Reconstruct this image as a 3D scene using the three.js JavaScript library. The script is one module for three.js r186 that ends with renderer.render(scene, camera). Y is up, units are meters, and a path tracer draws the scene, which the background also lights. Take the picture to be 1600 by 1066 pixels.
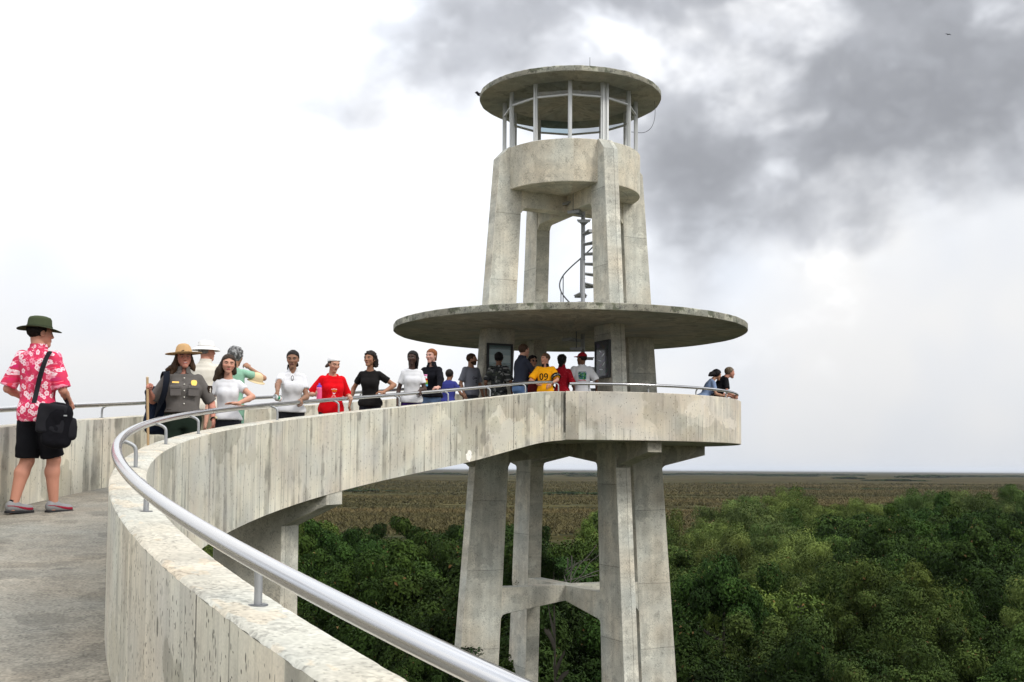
import * as THREE from 'three';
import { mergeGeometries } from 'three/addons/utils/BufferGeometryUtils.js';

// ------------------------------------------------------------------ camera, sky, sun, exposure
const H = 10.5;                                   // eye height above the ground; h below is metres above the eye
const V = (x, h, z) => new THREE.Vector3(x, H + h, -z);   // z: metres ahead of the camera
const scene = new THREE.Scene();
const renderer = new THREE.WebGLRenderer({ antialias: true });
renderer.toneMapping = THREE.LinearToneMapping;
renderer.toneMappingExposure = 1.24;
renderer.shadowMap.enabled = true;
const FOCAL = 1796, PITCH = 0.06, ROLL = 0.0065;
const camera = new THREE.PerspectiveCamera(2 * Math.atan(533 / FOCAL) * 180 / Math.PI, 1600 / 1066, 0.1, 60000);
camera.position.set(0, H, 0);
camera.rotation.order = 'YXZ';
camera.rotation.set(PITCH, 0, ROLL);
{ // the lens is shifted a little, as in a cropped photograph
  const ft = FOCAL * Math.tan(PITCH);
  const px = 800 + Math.sin(ROLL) * ft, py = 735 - Math.cos(ROLL) * ft - 300 * Math.sin(ROLL);
  camera.setViewOffset(1600, 1066, 800 - px, 533 - py, 1600, 1066);
}
// seeded noise
function rng(seed) { let s = seed >>> 0; return () => { s = (s + 0x6D2B79F5) | 0; let t = Math.imul(s ^ (s >>> 15), 1 | s); t = (t + Math.imul(t ^ (t >>> 7), 61 | t)) ^ t; return ((t ^ (t >>> 14)) >>> 0) / 4294967296; }; }
const NT = (() => { const r = rng(77), a = new Float32Array(65536); for (let i = 0; i < 65536; i++) a[i] = r() * 2 - 1; return a; })();
const hsh = (i, j, k) => NT[((Math.imul(i, 73856093) ^ Math.imul(j, 19349663) ^ Math.imul(k, 83492791)) >>> 3) & 65535];
const sm = (t) => t * t * (3 - 2 * t);
const clamp = (x, a, b) => x < a ? a : x > b ? b : x;
const lerp = (a, b, t) => a + (b - a) * t;
const sstep = (a, b, x) => sm(clamp((x - a) / (b - a), 0, 1));
function n2(x, y, s = 0, px = 0, py = 0) {         // value noise, periodic when px, py are given
  let i = Math.floor(x), j = Math.floor(y); const u = sm(x - i), v = sm(y - j);
  let i1 = i + 1, j1 = j + 1;
  if (px) { i = ((i % px) + px) % px; i1 = ((i1 % px) + px) % px; }
  if (py) { j = ((j % py) + py) % py; j1 = ((j1 % py) + py) % py; }
  const a = hsh(i, j, s), b = hsh(i1, j, s), c = hsh(i, j1, s), d = hsh(i1, j1, s);
  return lerp(lerp(a, b, u), lerp(c, d, u), v);
}
function n3(x, y, z, s = 0) {
  const i = Math.floor(x), j = Math.floor(y), k = Math.floor(z), u = sm(x - i), v = sm(y - j), w = sm(z - k), q = k * 57 + s * 131;
  const f = (q) => lerp(lerp(hsh(i, j, q), hsh(i + 1, j, q), u), lerp(hsh(i, j + 1, q), hsh(i + 1, j + 1, q), u), v);
  return lerp(f(q), f(q + 57), w);
}
function fbm2(x, y, o = 4, s = 0, px = 0, py = 0) { let a = .5, t = 0; for (let k = 0; k < o; k++) { t += a * n2(x, y, s + k, px, py); x *= 2; y *= 2; px *= 2; py *= 2; a *= .5; } return t; }
function fbm3(x, y, z, o = 4, s = 0) { let a = .5, t = 0; for (let k = 0; k < o; k++) { t += a * n3(x, y, z, s + k); x = x * 2.03 + 3.1; y = y * 2.03 + 1.7; z = z * 2.03 + 5.3; a *= .5; } return t; }

// broken overcast: white cloud with darker grey undersides and brighter rims
{
  const W = 4096, HH = 2048, data = new Float32Array(W * HH * 4);
  const sunDir = new THREE.Vector3(.62, .62, .48).normalize();
  // heavier banks of cloud: azimuth right of straight ahead, elevation, half widths (degrees), weight
  const banks = [[15, 15, 19, 9.5, .46], [16, 24.8, 17, 4.4, .95], [12, 14.2, 6, 2.6, .26], [21.5, 13.8, 6, 2.6, .26], [25, 18.5, 8, 4, .4], [-5, 20, 9, 5.5, .4], [-21, 17, 7, 5, .1], [-18, 6, 9, 3, .1], [15, 17.5, 6, 2.5, .3], [7.5, 16.5, 6, 4, .2], [4, 22.5, 8, 3, .3], [8.9, 19.6, 2.2, 1.8, -.2], [14.8, 20.4, 2.4, 1.6, -.28], [17, 10.2, 3.5, 2, .2], [25, 8.2, 6, 3, -.4], [13, 9.5, 4, 2, -.2],
    [48, 20, 15, 7, .8], [78, 15, 15, 6, .7], [-52, 22, 13, 6, .7], [-88, 16, 15, 6, .75], [112, 20, 15, 7, .8], [150, 16, 15, 6, .7], [-125, 21, 15, 7, .75], [-160, 15, 14, 6, .7], [180, 28, 17, 7, .75],
    [0, 42, 24, 9, .85], [60, 45, 24, 9, .7], [-60, 48, 24, 9, .75], [125, 50, 24, 9, .7], [-125, 52, 24, 9, .75], [20, 70, 60, 8, .6]];
  const cloud = (x, y, o) => {
    const el = ((y + .5) / HH - .5) * 180;
    if (el < -1) { data[o] = .1; data[o + 1] = .09; data[o + 2] = .06; data[o + 3] = 1; return; }
    const ph = ((x + .5) / W - .5) * 2 * Math.PI, ce = Math.cos(el * Math.PI / 180), dx = ce * Math.cos(ph), dz = ce * Math.sin(ph), dy = Math.sin(el * Math.PI / 180);
    const az = Math.atan2(dx, -dz) * 180 / Math.PI;
    const sx = dx * 4.6, sy = dy * 6.2, sz = dz * 4.6;
    const w1 = fbm3(sx * 1.4, sy, sz * 1.4, 3, 11), w2 = fbm3(sx * 1.4 + 9, sy + 3, sz * 1.4, 3, 31);
    const wa = az + w1 * 8, we = el + w2 * 5;
    let dark = 0;
    for (const [a, e, wA, wE, k] of banks) { let da = Math.abs(wa - a); if (da > 180) da = 360 - da; da *= Math.min(1, ce / Math.cos(e * Math.PI / 180)); const q = (da / wA) ** 2 + ((we - e) / wE) ** 2; if (q < 9) dark += k * Math.exp(-q); }
    const bil = fbm3(sx * 3.2 + w1 * .8, sy * 3.2 + w2 * .8, sz * 3.2, 6, 51), puff = fbm3(sx * 9 + w2 * .7, sy * 9 + w1 * .7, sz * 9, 5, 81);
    const near = sstep(.05, .45, dark), heap = (.5 - Math.abs(bil) * 1.6) * .5;
    const c = dark + (bil * .72 + heap * .34 - .06) * near + puff * .3 * near;
    const d = sstep(.08, 1.12, c);
    const base = .67 * (1 + 2.05 * dy) * (1 + fbm3(sx * .5, sy * .5, sz * .5, 2, 61) * .25 - .15 * sstep(-4, 20, az) * sstep(110, 60, Math.abs(az)) * sstep(40, 20, el));
    let L = base * lerp(1, .36, d) * (1 + (puff * .1 - bil * .06) * near) + clamp(puff - .05, 0, 1) * near * .3 * (1 - d * .7);
    const low = sstep(7, 0, el); L *= 1 - low * .0;
    const veil = clamp(fbm3(sx * 1.3, sy * .9, sz * 1.3, 4, 91) + .12, 0, 1) * .2; L *= 1 - veil * .5; const q0 = 0, blue = q0 + low * .022 + d * .1 + veil * (1 - d);
    data[o] = L * (1 - blue * .95); data[o + 1] = L * (1 - blue * .5 - d * .01); data[o + 2] = L * (1 + blue * .25); data[o + 3] = 1;
  };
  const inView = (x, y) => { const el = (y / HH - .5) * 180, az = (x / W - .5) * 360 + 90; return Math.abs(az) < 30 && el > -1.5 && el < 26; };
  for (let y = 0; y < HH; y += 4) for (let x = 0; x < W; x += 4) {
    if (inView(x, y)) { for (let j = 0; j < 4; j++) for (let i = 0; i < 4; i++) cloud(x + i, y + j, ((y + j) * W + x + i) * 4); continue; }
    const o = (y * W + x) * 4; cloud(x + 1.5, y + 1.5, o);
    for (let j = 0; j < 4; j++) for (let i = 0; i < 4; i++) if (i || j) { const q = ((y + j) * W + x + i) * 4; for (let k = 0; k < 4; k++) data[q + k] = data[o + k]; }
  }
  const sky = new THREE.DataTexture(data, W, HH, THREE.RGBAFormat, THREE.FloatType);
  sky.mapping = THREE.EquirectangularReflectionMapping; sky.magFilter = THREE.LinearFilter; sky.minFilter = THREE.LinearFilter;
  sky.colorSpace = THREE.LinearSRGBColorSpace; sky.needsUpdate = true;
  scene.background = sky; scene.environment = sky;
  const sun = new THREE.DirectionalLight(new THREE.Color(1, .955, .88), 1.5);
  sun.name = 'sun'; sun.position.copy(sunDir).multiplyScalar(120).add(new THREE.Vector3(0, H, -20)); sun.target.position.set(0, H, -20);
  sun.castShadow = true; sun.shadow.radius = 26; Object.assign(sun.shadow.camera, { left: -60, right: 60, top: 60, bottom: -60, far: 300 });
  scene.add(sun, sun.target);
}
scene.fog = new THREE.FogExp2(0xc2c9d4, 0.000035);

// ------------------------------------------------------------------ naming helpers
const used = new Map();
function numbered(n) { const k = used.get(n) || 0; used.set(n, k + 1); return k ? n + '_' + String(k).padStart(3, '0') : n; }
function tag(o, label, category, group, kind) { o.userData = {}; if (label) o.userData.label = label; if (category) o.userData.category = category; if (group) o.userData.group = group; if (kind) o.userData.kind = kind; return o; }
function thing(name, label, category, pos, turn = 0, group) { const o = new THREE.Group(); o.name = numbered(name); scene.add(o); if (pos) o.position.copy(pos); o.rotation.y = turn; return tag(o, label, category, group); }
function part(parent, name, geo, mat) { const m = new THREE.Mesh(geo, mat); m.name = name; m.castShadow = m.receiveShadow = true; parent.add(m); return m; }
function struct(name, geo, mat) { const m = part(scene, name, geo, mat); m.userData.kind = 'structure'; return m; }

// ------------------------------------------------------------------ textures
function dtex(w, h, fn, srgb = true) {            // fn(u, v) -> [r, g, b] in sRGB 0..1, v up
  const d = new Uint8Array(w * h * 4);
  for (let y = 0; y < h; y++) for (let x = 0; x < w; x++) { const c = fn((x + .5) / w, (y + .5) / h), o = (y * w + x) * 4; d[o] = clamp(c[0] * 255, 0, 255); d[o + 1] = clamp(c[1] * 255, 0, 255); d[o + 2] = clamp(c[2] * 255, 0, 255); d[o + 3] = 255; }
  const t = new THREE.DataTexture(d, w, h); t.wrapS = t.wrapT = THREE.RepeatWrapping; t.magFilter = THREE.LinearFilter; t.minFilter = THREE.LinearMipmapLinearFilter; t.generateMipmaps = true;
  if (srgb) t.colorSpace = THREE.SRGBColorSpace; t.needsUpdate = true; return t;
}
// board-marked concrete: mw x mh metres, every board with its own tone, joints, pits, washes of cement and a few repairs
function boardConcrete(w, h, mw, mh, seed, o = {}) {
  const r = rng(seed), edges = [0], tone = [], line = [];
  while (edges[edges.length - 1] < mw - .05) { edges.push(Math.min(mw, edges[edges.length - 1] + (o.bmin || .06) + r() * (o.bvar || .08))); tone.push((r() - .5) * .065); line.push(r() < .3 ? .22 + r() * .26 : r() * .13); }
  edges[edges.length - 1] = mw; line[0] = line[line.length - 1] = 0;
  const bi = new Int16Array(w); let k = 0; for (let x = 0; x < w; x++) { while ((x + .5) / w * mw > edges[k + 1]) k++; bi[x] = k; }
  const base = o.base || [.778, .76, .70], ht = new Float32Array(w * h), pit = new Map(), cs = .035, pr = rng(seed + 5), pn = Math.floor(mw / cs);
  for (let i = 0; i < mw * mh * (o.pits || 130); i++) { const X = pr() * mw, Y = pr() * mh, key = Math.floor(X / cs) + Math.floor(Y / cs) * 10000; if (!pit.has(key)) pit.set(key, []); pit.get(key).push([X, Y, .0015 + pr() * .0035, .003 + pr() * pr() * .02]); }
  const joints = o.joints || [], patches = o.patches || [];
  const map = dtex(w, h, (u, v) => {
    const X = u * mw, Y = v * mh, x = Math.min(w - 1, Math.floor(u * w)), b = bi[x];
    const e = Math.min(X - edges[b], edges[b + 1] - X), eb = X - edges[b] < edges[b + 1] - X ? line[b] : line[(b + 1) % line.length];
    const wob = fbm2(X * 6, Y * 6, 3, seed), streak = n2(X * 38, Y * 1.6, seed + 9) * .5 + n2(X * 90, Y * 3.5, seed + 10) * .35;
    const grain = n2(X * 170, Y * 170, seed + 12), blot = fbm2(X * 1.3, Y * 1.7, 4, seed + 14), blot2 = fbm2(X * 3.1 + 5, Y * 2.4, 4, seed + 15);
    let smooth = sstep(.1, .2, fbm2(X * .8 + 3, Y * 1.1, 4, seed + 20)) * (o.smooth ?? .8);       // places where the mortar has been rubbed flat
    let t = 1 + tone[b] * (1 - smooth) + streak * .065 * (1 - smooth * .7) + grain * .035 + blot * .12 + blot2 * .08, hgt = 0;
    const ln = Math.exp(-((e / .0045) ** 2)) * eb * (1 - smooth * .85) * (.45 + .9 * clamp(n2(X * 3, Y * 5.5, seed + 22) + .45, 0, 1));
    t *= 1 - ln * 1.05; hgt -= ln;
    const run = sstep(.22, .5, n2(X * 13, Y * .55, seed + 25) + wob * .3) * (o.runs ?? .12); t *= 1 - run * (.7 + wob);                    // dark algae runs
    const wash = sstep(.1, .13, fbm2(X * 1.1 + 31, Y * .9, 5, seed + 28) - .04 + (o.washBias || 0)); t *= 1 - wash * (o.wash ?? .12);
    let tint = blot2 * .03 + wash * .01, warm = fbm2(X * 1.9 + 8, Y * 2.6, 3, seed + 33) * .035;
    for (const [px, py, rx, ry, kk, tt] of patches) { const q = Math.hypot((X - px) / rx, (Y - py) / ry) + fbm2(X * 7, Y * 7, 4, seed + 40) * .8; const m = 1 - sstep(.86, .98, q); if (m > 0) { t = lerp(t, kk * (1 + blot * .08 + grain * .03), m); warm *= 1 - m; tint += tt * m; hgt = lerp(hgt, .1, m); } }
    const ci = Math.floor(X / cs), cj = Math.floor(Y / cs);
    for (let i = -1; i < 2; i++) for (let j = -1; j < 2; j++) for (const p of pit.get(ci + i + (cj + j) * 10000) || []) { const q = Math.hypot((X - p[0]) / p[2], (Y - p[1]) / p[3]); if (q < 1.3) { const m = 1 - sstep(.7, 1.3, q); t *= 1 - .5 * m; hgt -= m * 1.2; } }
    for (const jx of joints) { const q = Math.abs(X - jx + wob * .004); if (q < .012) { const m = 1 - sstep(.003, .009, q); t *= 1 - .5 * m; hgt -= 2 * m; } }
    ht[Math.min(h - 1, Math.floor(v * h)) * w + x] = hgt + streak * .25 * (1 - smooth) + grain * .1 + tone[b] * 2.4 * (1 - smooth);
    return [base[0] * t * (1 + warm), base[1] * t, base[2] * t * (1 - tint - warm)];
  });
  const bump = dtex(w, h, (u, v) => { const q = clamp(.6 + ht[Math.min(h - 1, Math.floor(v * h)) * w + Math.min(w - 1, Math.floor(u * w))] * .16, 0, 1); return [q, q, q]; }, false);
  return new THREE.MeshStandardMaterial({ map, bumpMap: bump, bumpScale: .008, roughness: .93 });
}
// plain cast concrete, tiling every m metres
function plainConcrete(w, m, seed, o = {}) {
  const base = o.base || [.72, .7, .635], P = (f) => Math.round(f * m);
  const lift = o.lifts || [], ht = new Float32Array(w * w);
  const F = (x, y, f, oc, s) => fbm2(x * P(f) / m, y * P(f) / m, oc, s, P(f), P(f));
  const map = dtex(w, w, (u, v) => {
    const X = u * m, Y = v * m, a = F(X, Y, 1, 5, seed), b = F(X, Y, 2.5, 5, seed + 7), c = F(X, Y, 7, 3, seed + 14), g = n2(X * P(90) / m, Y * P(90) / m, seed + 21, P(90), P(90));
    const run = n2(X * P(9) / m, Y * P(1) / m, seed + 25, P(9), P(1)) * .6 + n2(X * P(24) / m, Y * P(2) / m, seed + 26, P(24), P(2)) * .4;
    let t = 1 + a * .12 + b * .09 + c * .06 + g * (o.grain ?? .05) + run * (o.run ?? .06), h = g * .4 + c * .5;
    const st = sstep(.16, .3, b + a * .5) * (o.stain ?? .1); t *= 1 - st;
    const sp = sstep(.12, .5, F(X, Y, o.spotF || 60, 3, seed + 44) + F(X, Y, 9, 3, seed + 48) * .5); t *= 1 - sp * (o.spots ?? .14); h -= sp;
    const chalk = sstep(.2, .34, F(X + 3, Y + 1, 3.3, 5, seed + 50)) * (o.chalk ?? .0); t *= 1 + chalk;
    const li = sstep(.14, .3, F(X + 7, Y + 2, 5, 5, seed + 60) + a * .2) * (o.lichen ?? 0);
    for (const y of lift) { const q = Math.abs(Y - y + a * .02); if (q < .014) { t *= 1 - .2 * (1 - sstep(.002, .013, q)); h -= .8 * (1 - sstep(.002, .013, q)); } if (Y < y && Y > y - .16) t *= .965; }
    const oc = o.ochre ? sstep(.2, .3, F(X * 1 + 11, Y * 2 + 4, 6, 4, seed + 71)) * o.ochre : 0;
    const warm = oc * .5 + F(X + 2, Y + 5, 1.7, 3, seed + 33) * .04 + (o.warm || 0); ht[Math.min(w - 1, Math.floor(v * w)) * w + Math.min(w - 1, Math.floor(u * w))] = h;
    return [base[0] * t * (1 + warm) * (1 - li * .5), base[1] * t * (1 - li * .46), base[2] * t * (1 - warm) * (1 - li * .56)];
  });
  const bump = dtex(w, w, (u, v) => { const q = clamp(.55 + ht[Math.min(w - 1, Math.floor(v * w)) * w + Math.min(w - 1, Math.floor(u * w))] * .2, 0, 1); return [q, q, q]; }, false);
  for (const t of [map, bump]) t.repeat.set(1 / m, 1 / m);
  return new THREE.MeshStandardMaterial({ map, bumpMap: bump, bumpScale: o.bump ?? .006, roughness: .94 });
}
const lin = (r, g, b) => new THREE.Color().setRGB(r, g, b);
const std = (r, g, b, rough = .8, o = {}) => new THREE.MeshStandardMaterial({ color: lin(r, g, b), roughness: rough, ...o });

// fascia towards the void: the texture spans 16.65 m of arc, ending at the tower
const mFascia = boardConcrete(2048, 320, 16.65, 1.062, 101, { runs: .2, joints: [13.05, 8.4, 3.1, 15.0], patches: [[14.75, .33, .55, .26, 1.0, .0], [14.45, .52, .16, .2, .93, .02], [13.62, .1, .1, .1, 1.22, -.06], [6.4, .72, .35, .12, .94, .01], [2.0, .5, .6, .25, .97, 0]] });
const mNearFace = boardConcrete(2048, 420, 6.5, .85, 211, { runs: .12, wash: .17, pits: 420, joints: [.8], bmin: .07, bvar: .1, patches: [[4.1, .3, .5, .4, .86, .01], [1.36, .62, .012, .03, .6, .03], [2.6, .2, .3, .16, .93, .01]] });
const mOuterFace = boardConcrete(2048, 280, 9, .85, 307, { runs: .22, wash: .14, joints: [1.4, 4.6, 7.4], bmin: .12, bvar: .12 });
const mDeckFace = boardConcrete(2048, 320, 12, .93, 401, { base: [.775, .745, .685], runs: .08, wash: .08, smooth: 1, bmin: .1, bvar: .12, patches: [[2.6, .66, .34, .2, 1.06, -.01], [3.9, .4, .4, .12, 1.04, 0]] });
const mTop = plainConcrete(1024, 2.4, 503, { base: [.735, .715, .66], chalk: .1, stain: .08, spots: .14, spotF: 70, lichen: .03, ochre: .07, bump: .012, grain: .07 });
const mPlain = plainConcrete(1024, 3.1, 601, { base: [.775, .76, .705], lifts: [.9, 2.35], run: .09 });
const mUpper = plainConcrete(1024, 2.9, 641, { base: [.79, .765, .695], lifts: [1.3, 2.7], run: .06, stain: .08 });
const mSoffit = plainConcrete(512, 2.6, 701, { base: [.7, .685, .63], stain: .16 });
const mRim = plainConcrete(1024, 3.3, 751, { base: [.53, .525, .475], lichen: .6, stain: .28, spots: .35, chalk: .3, bump: .01 });
const mFloor = plainConcrete(1024, 3.4, 801, { base: [.525, .505, .46], stain: .14, spots: .16, spotF: 90, chalk: .04, bump: .014, run: 0, grain: .13, lichen: 0 });
const mAlu = (() => {
  const rm = dtex(256, 64, (u, v) => { const q = .5 + fbm2(u * 6, v * 4, 3, 901, 6, 4) * .1; return [q, q, q]; }, false); rm.repeat.set(14, 1);
  return new THREE.MeshStandardMaterial({ color: lin(.5, .5, .505), metalness: .97, roughness: .36, roughnessMap: rm });
})();
const mGalv = std(.36, .37, .38, .55, { metalness: .6 });
const mWhiteMetal = std(.62, .63, .62, .45, { metalness: .25 });
const mDarkSteel = std(.12, .125, .13, .6, { metalness: .5 });
// ------------------------------------------------------------------ ground
{
  const radii = [0, 20, 40, 60, 80]; while (radii[radii.length - 1] < 24000) radii.push(radii[radii.length - 1] * 1.075 + 3);
  const NA = 220, pos = [], col = [], uv = [], idx = [], c = new THREE.Color();
  radii.forEach((r, i) => { for (let k = 0; k <= NA; k++) {
    const a = k / NA * Math.PI * 2, x = r * Math.cos(a), z = r * Math.sin(a); pos.push(x, 0, z); uv.push(x, z);
    const n = fbm2(x * .004, z * .012, 4, 21), m = fbm2(x * .0011 + 4, z * .004, 4, 25), q = fbm2(x * .016, z * .05, 3, 28);
    c.setRGB(.124, .11, .056); c.lerp(lin(.145, .112, .06), sstep(-.02, .25, n) * .8); c.lerp(lin(.1, .097, .047), sstep(.0, .22, m) * .8); c.multiplyScalar(.62 * (1 + q * .5 + n * .25));
    col.push(c.r, c.g, c.b);
  } });
  for (let i = 0; i < radii.length - 1; i++) for (let k = 0; k < NA; k++) { const a = i * (NA + 1) + k, b = a + NA + 1; idx.push(a, a + 1, b, b, a + 1, b + 1); }
  const g = new THREE.BufferGeometry(); g.setAttribute('position', new THREE.Float32BufferAttribute(pos, 3)); g.setAttribute('uv', new THREE.Float32BufferAttribute(uv, 2)); g.setAttribute('color', new THREE.Float32BufferAttribute(col, 3)); g.setIndex(idx); g.computeVertexNormals();
  const map = dtex(1024, 1024, (u, v) => { const t = .8 + fbm2(u * 9, v * 30, 5, 41, 9, 30) * .5 + fbm2(u * 40, v * 120, 3, 47, 40, 120) * .4, w = fbm2(u * 14, v * 36, 4, 52, 14, 36); return [t * (1 + w * .1), t, t * (1 - w * .14)]; });
  map.repeat.set(1 / 130, 1 / 130);
  struct('ground', g, new THREE.MeshPhysicalMaterial({ map, vertexColors: true, roughness: 1, specularIntensity: 0 }));
}

// ------------------------------------------------------------------ the curved ramp
const RC = { x: 12.4915, z: 11.5162, R: 15.5948, t: .2057, fl: .797, W: 1.9, dr: .183, ro: -.037, ot: .0326 };
const rad = (d) => d * Math.PI / 180;
function rampTop(th) {                            // height of the inner wall's top at angle th (radians)
  const u = th - Math.PI, q = .3698 + 1.3434 * u + .0118 * u * u + .4608 * u * u * u, lim = 1.478, k = .09;
  const hh = clamp(.5 + .5 * (lim - q) / k, 0, 1); return u < -.9 ? .3698 + 1.3434 * -.9 + .0118 * .81 - .4608 * .729 + (u + .9) * 2.44 : lerp(lim, q, hh) - k * hh * (1 - hh);
}
const rampFa = (th) => lerp(1.0612, .925, sstep(rad(209), rad(222), th));
const rampXZ = (th, off) => [RC.x + (RC.R + off) * Math.cos(th), RC.z - (RC.R + off) * Math.sin(th)];
const rampPt = (th, off, dh = 0) => { const [x, z] = rampXZ(th, off); return V(x, rampTop(th) + dh, z); };
// strip between lines of points over th: lines = [th -> Vector3], uv by ulen and given v values
function strip(th0, th1, n, lines, vs, us) {
  const pos = [], uv = [], idx = [], m = lines.length;
  for (let i = 0; i <= n; i++) { const th = lerp(th0, th1, i / n); lines.forEach((f, k) => { const p = f(th); pos.push(p.x, p.y, p.z); uv.push(us(th), typeof vs[k] === 'function' ? vs[k](th) : vs[k]); }); }
  for (let i = 0; i < n; i++) for (let k = 0; k < m - 1; k++) { const a = i * m + k, b = a + m; idx.push(a, b, a + 1, b, b + 1, a + 1); }
  const g = new THREE.BufferGeometry(); g.setAttribute('position', new THREE.Float32BufferAttribute(pos, 3)); g.setAttribute('uv', new THREE.Float32BufferAttribute(uv, 2)); g.setIndex(idx); g.computeVertexNormals(); return g;
}
const T0 = rad(100), T1 = rad(222.05), TE = rad(219.6), CH = .012;
const chip = (th, s) => CH * .8 + Math.max(0, n2(th * 330, s, s)) * .004 + Math.max(0, n2(th * 700, s, s + 3) - .55) * .012;
{
  const inner = thing('inner_parapet_wall', 'low board-marked concrete wall on the inner side of the curved ramp, sweeping up to the deck', 'wall');
  const A = -RC.t, arcA = (RC.R - RC.t), endU = (th) => 16.65 - (rad(222.05) - th) * arcA;
  part(inner, 'fascia', strip(T0, T1, 420, [(th) => rampPt(th, A, -rampFa(th)), (th) => rampPt(th, A, -chip(th, 7))], [0, 1], (th) => endU(th) / 16.65), mFascia);
  part(inner, 'wall_face', strip(T0, T1, 420, [(th) => rampPt(th, 0, -RC.fl - .06), (th) => rampPt(th, 0, -chip(th, 9))], [0, 1], (th) => (th - rad(147)) * RC.R / 6.5), mNearFace);
  part(inner, 'wall_top', strip(T0, T1, 1600, [(th) => rampPt(th, A, -chip(th, 7)), (th) => rampPt(th, A + chip(th, 7), 0), (th) => rampPt(th, -RC.t / 2, .002), (th) => rampPt(th, -chip(th, 9), 0), (th) => rampPt(th, 0, -chip(th, 9))], [0, .015, RC.t / 2, RC.t, RC.t + .015], (th) => th * RC.R), mTop);
  const outer = thing('outer_parapet_wall', 'low concrete wall on the outer side of the curved ramp behind the people', 'wall');
  const W = RC.W, WT = .2, o = RC.ot;
  part(outer, 'wall_face', strip(T0, TE, 380, [(th) => rampPt(th, W, o - chip(th, 13)), (th) => rampPt(th, W, -RC.fl - .06)], [1, 0], (th) => (th - rad(172)) * (RC.R + W) / 9), mOuterFace);
  part(outer, 'wall_top', strip(T0, TE, 900, [(th) => rampPt(th, W, o - chip(th, 13)), (th) => rampPt(th, W + chip(th, 13), o), (th) => rampPt(th, W + WT - CH, o), (th) => rampPt(th, W + WT, o - CH)], [0, .015, WT, WT + .015].reverse(), (th) => th * RC.R), mTop);
  part(outer, 'fascia', strip(T0, TE, 300, [(th) => rampPt(th, W + WT, -rampFa(th)), (th) => rampPt(th, W + WT, o - CH)], [0, 1], (th) => th * (RC.R + W) / 16.65), mFascia);
  { // the end of the outer wall at the deck
    const s = new THREE.Shape(); const e0 = rampPt(TE, W), e1 = rampPt(TE, W + WT), y0 = rampTop(TE); 
    const g = new THREE.BoxGeometry(e0.distanceTo(e1) - .004, RC.fl + o + .1, .02); const m = part(outer, 'wall_end', g, mPlain); m.position.copy(e0).add(e1).multiplyScalar(.5); m.position.y = H + y0 + o - .006 - (RC.fl + o + .1) / 2; m.rotation.y = -Math.atan2(e1.z - e0.z, e1.x - e0.x);
  }
  struct('ramp', strip(T0, rad(222.5), 420, [(th) => rampPt(th, -.02, -RC.fl), (th) => rampPt(th, W * .5, -RC.fl + .008), (th) => rampPt(th, W + .02, -RC.fl)], [0, W / 2, W], (th) => th * (RC.R + 1)), mFloor);
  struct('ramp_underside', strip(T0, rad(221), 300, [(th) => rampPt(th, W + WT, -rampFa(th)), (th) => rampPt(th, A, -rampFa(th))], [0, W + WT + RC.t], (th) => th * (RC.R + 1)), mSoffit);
}
function tubeGeo(pts, r, seg = 12, per = 6, closed = false, ends = false) { const c = new THREE.CatmullRomCurve3(pts, closed, 'centripetal'); return new THREE.TubeGeometry(c, Math.max(4, pts.length * per), r, seg, closed); }
// handrails
const railOff = RC.ro, RAILR = .0285;
{
  const rail = thing('inner_handrail', 'shiny aluminium tube handrail on posts along the inner wall of the ramp', 'handrail');
  const pts = []; for (let d = 101; d <= 221.6; d += 1.2) pts.push(rampPt(rad(d), railOff, RC.dr));
  const last = pts[pts.length - 1];
  part(rail, 'rail_tube', tubeGeo(pts, RAILR, 20, 4), mAlu);
  const post = (parent, base, top, out) => { // rises from the wall top and bends over to carry the tube
    const b = base.clone(), up = new THREE.Vector3(0, 1, 0), h = top.y - b.y; const p = [b, b.clone().addScaledVector(up, h * .45), b.clone().addScaledVector(up, h * .68).lerp(top, .08), b.clone().lerp(top, .55).setY(b.y + h * .86), top.clone().setY(top.y - .018)];
    part(parent, 'post', tubeGeo(p, 0.0125, 10, 5), mGalv);
    const fl = part(parent, 'base_plate', new THREE.CylinderGeometry(.03, .034, .006, 14), mDarkSteel); fl.position.copy(b).setY(b.y + .003);
  };
  for (const d of [120, 127.4, 134.7, 142, 149.1, 156.6, 164.4, 172.1, 177.5, 188.3, 195.9, 203.1, 208.8, 213.6, 217.6, 221.3]) post(rail, rampPt(rad(d), -RC.t * .62, -.003), rampPt(rad(d), railOff, RC.dr), 1);
  for (const d of [142.2, 180.6]) { const p = rampPt(rad(d), railOff, RC.dr), q = rampPt(rad(d + .05), railOff, RC.dr), s = part(rail, 'joint_sleeve', new THREE.CylinderGeometry(RAILR + .0012, RAILR + .0012, .006, 20), mDarkSteel); s.position.copy(p); s.quaternion.setFromUnitVectors(new THREE.Vector3(0, 1, 0), q.sub(p).normalize()); }
  const orail = thing('outer_handrail', 'grey tube handrail on bent posts along the outer wall of the ramp', 'handrail');
  const op = []; for (let d = 101; d <= 219.4; d += 1.6) op.push(rampPt(rad(d), RC.W + .03, RC.ot + .165));
  part(orail, 'rail_tube', tubeGeo(op, RAILR, 14, 3), mAlu);
  for (let d = 108; d < 219; d += 5.65) post(orail, rampPt(rad(d + .62), RC.W + .12, RC.ot - .003), rampPt(rad(d + .62), RC.W + .03, RC.ot + .165), 1);
}

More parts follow.
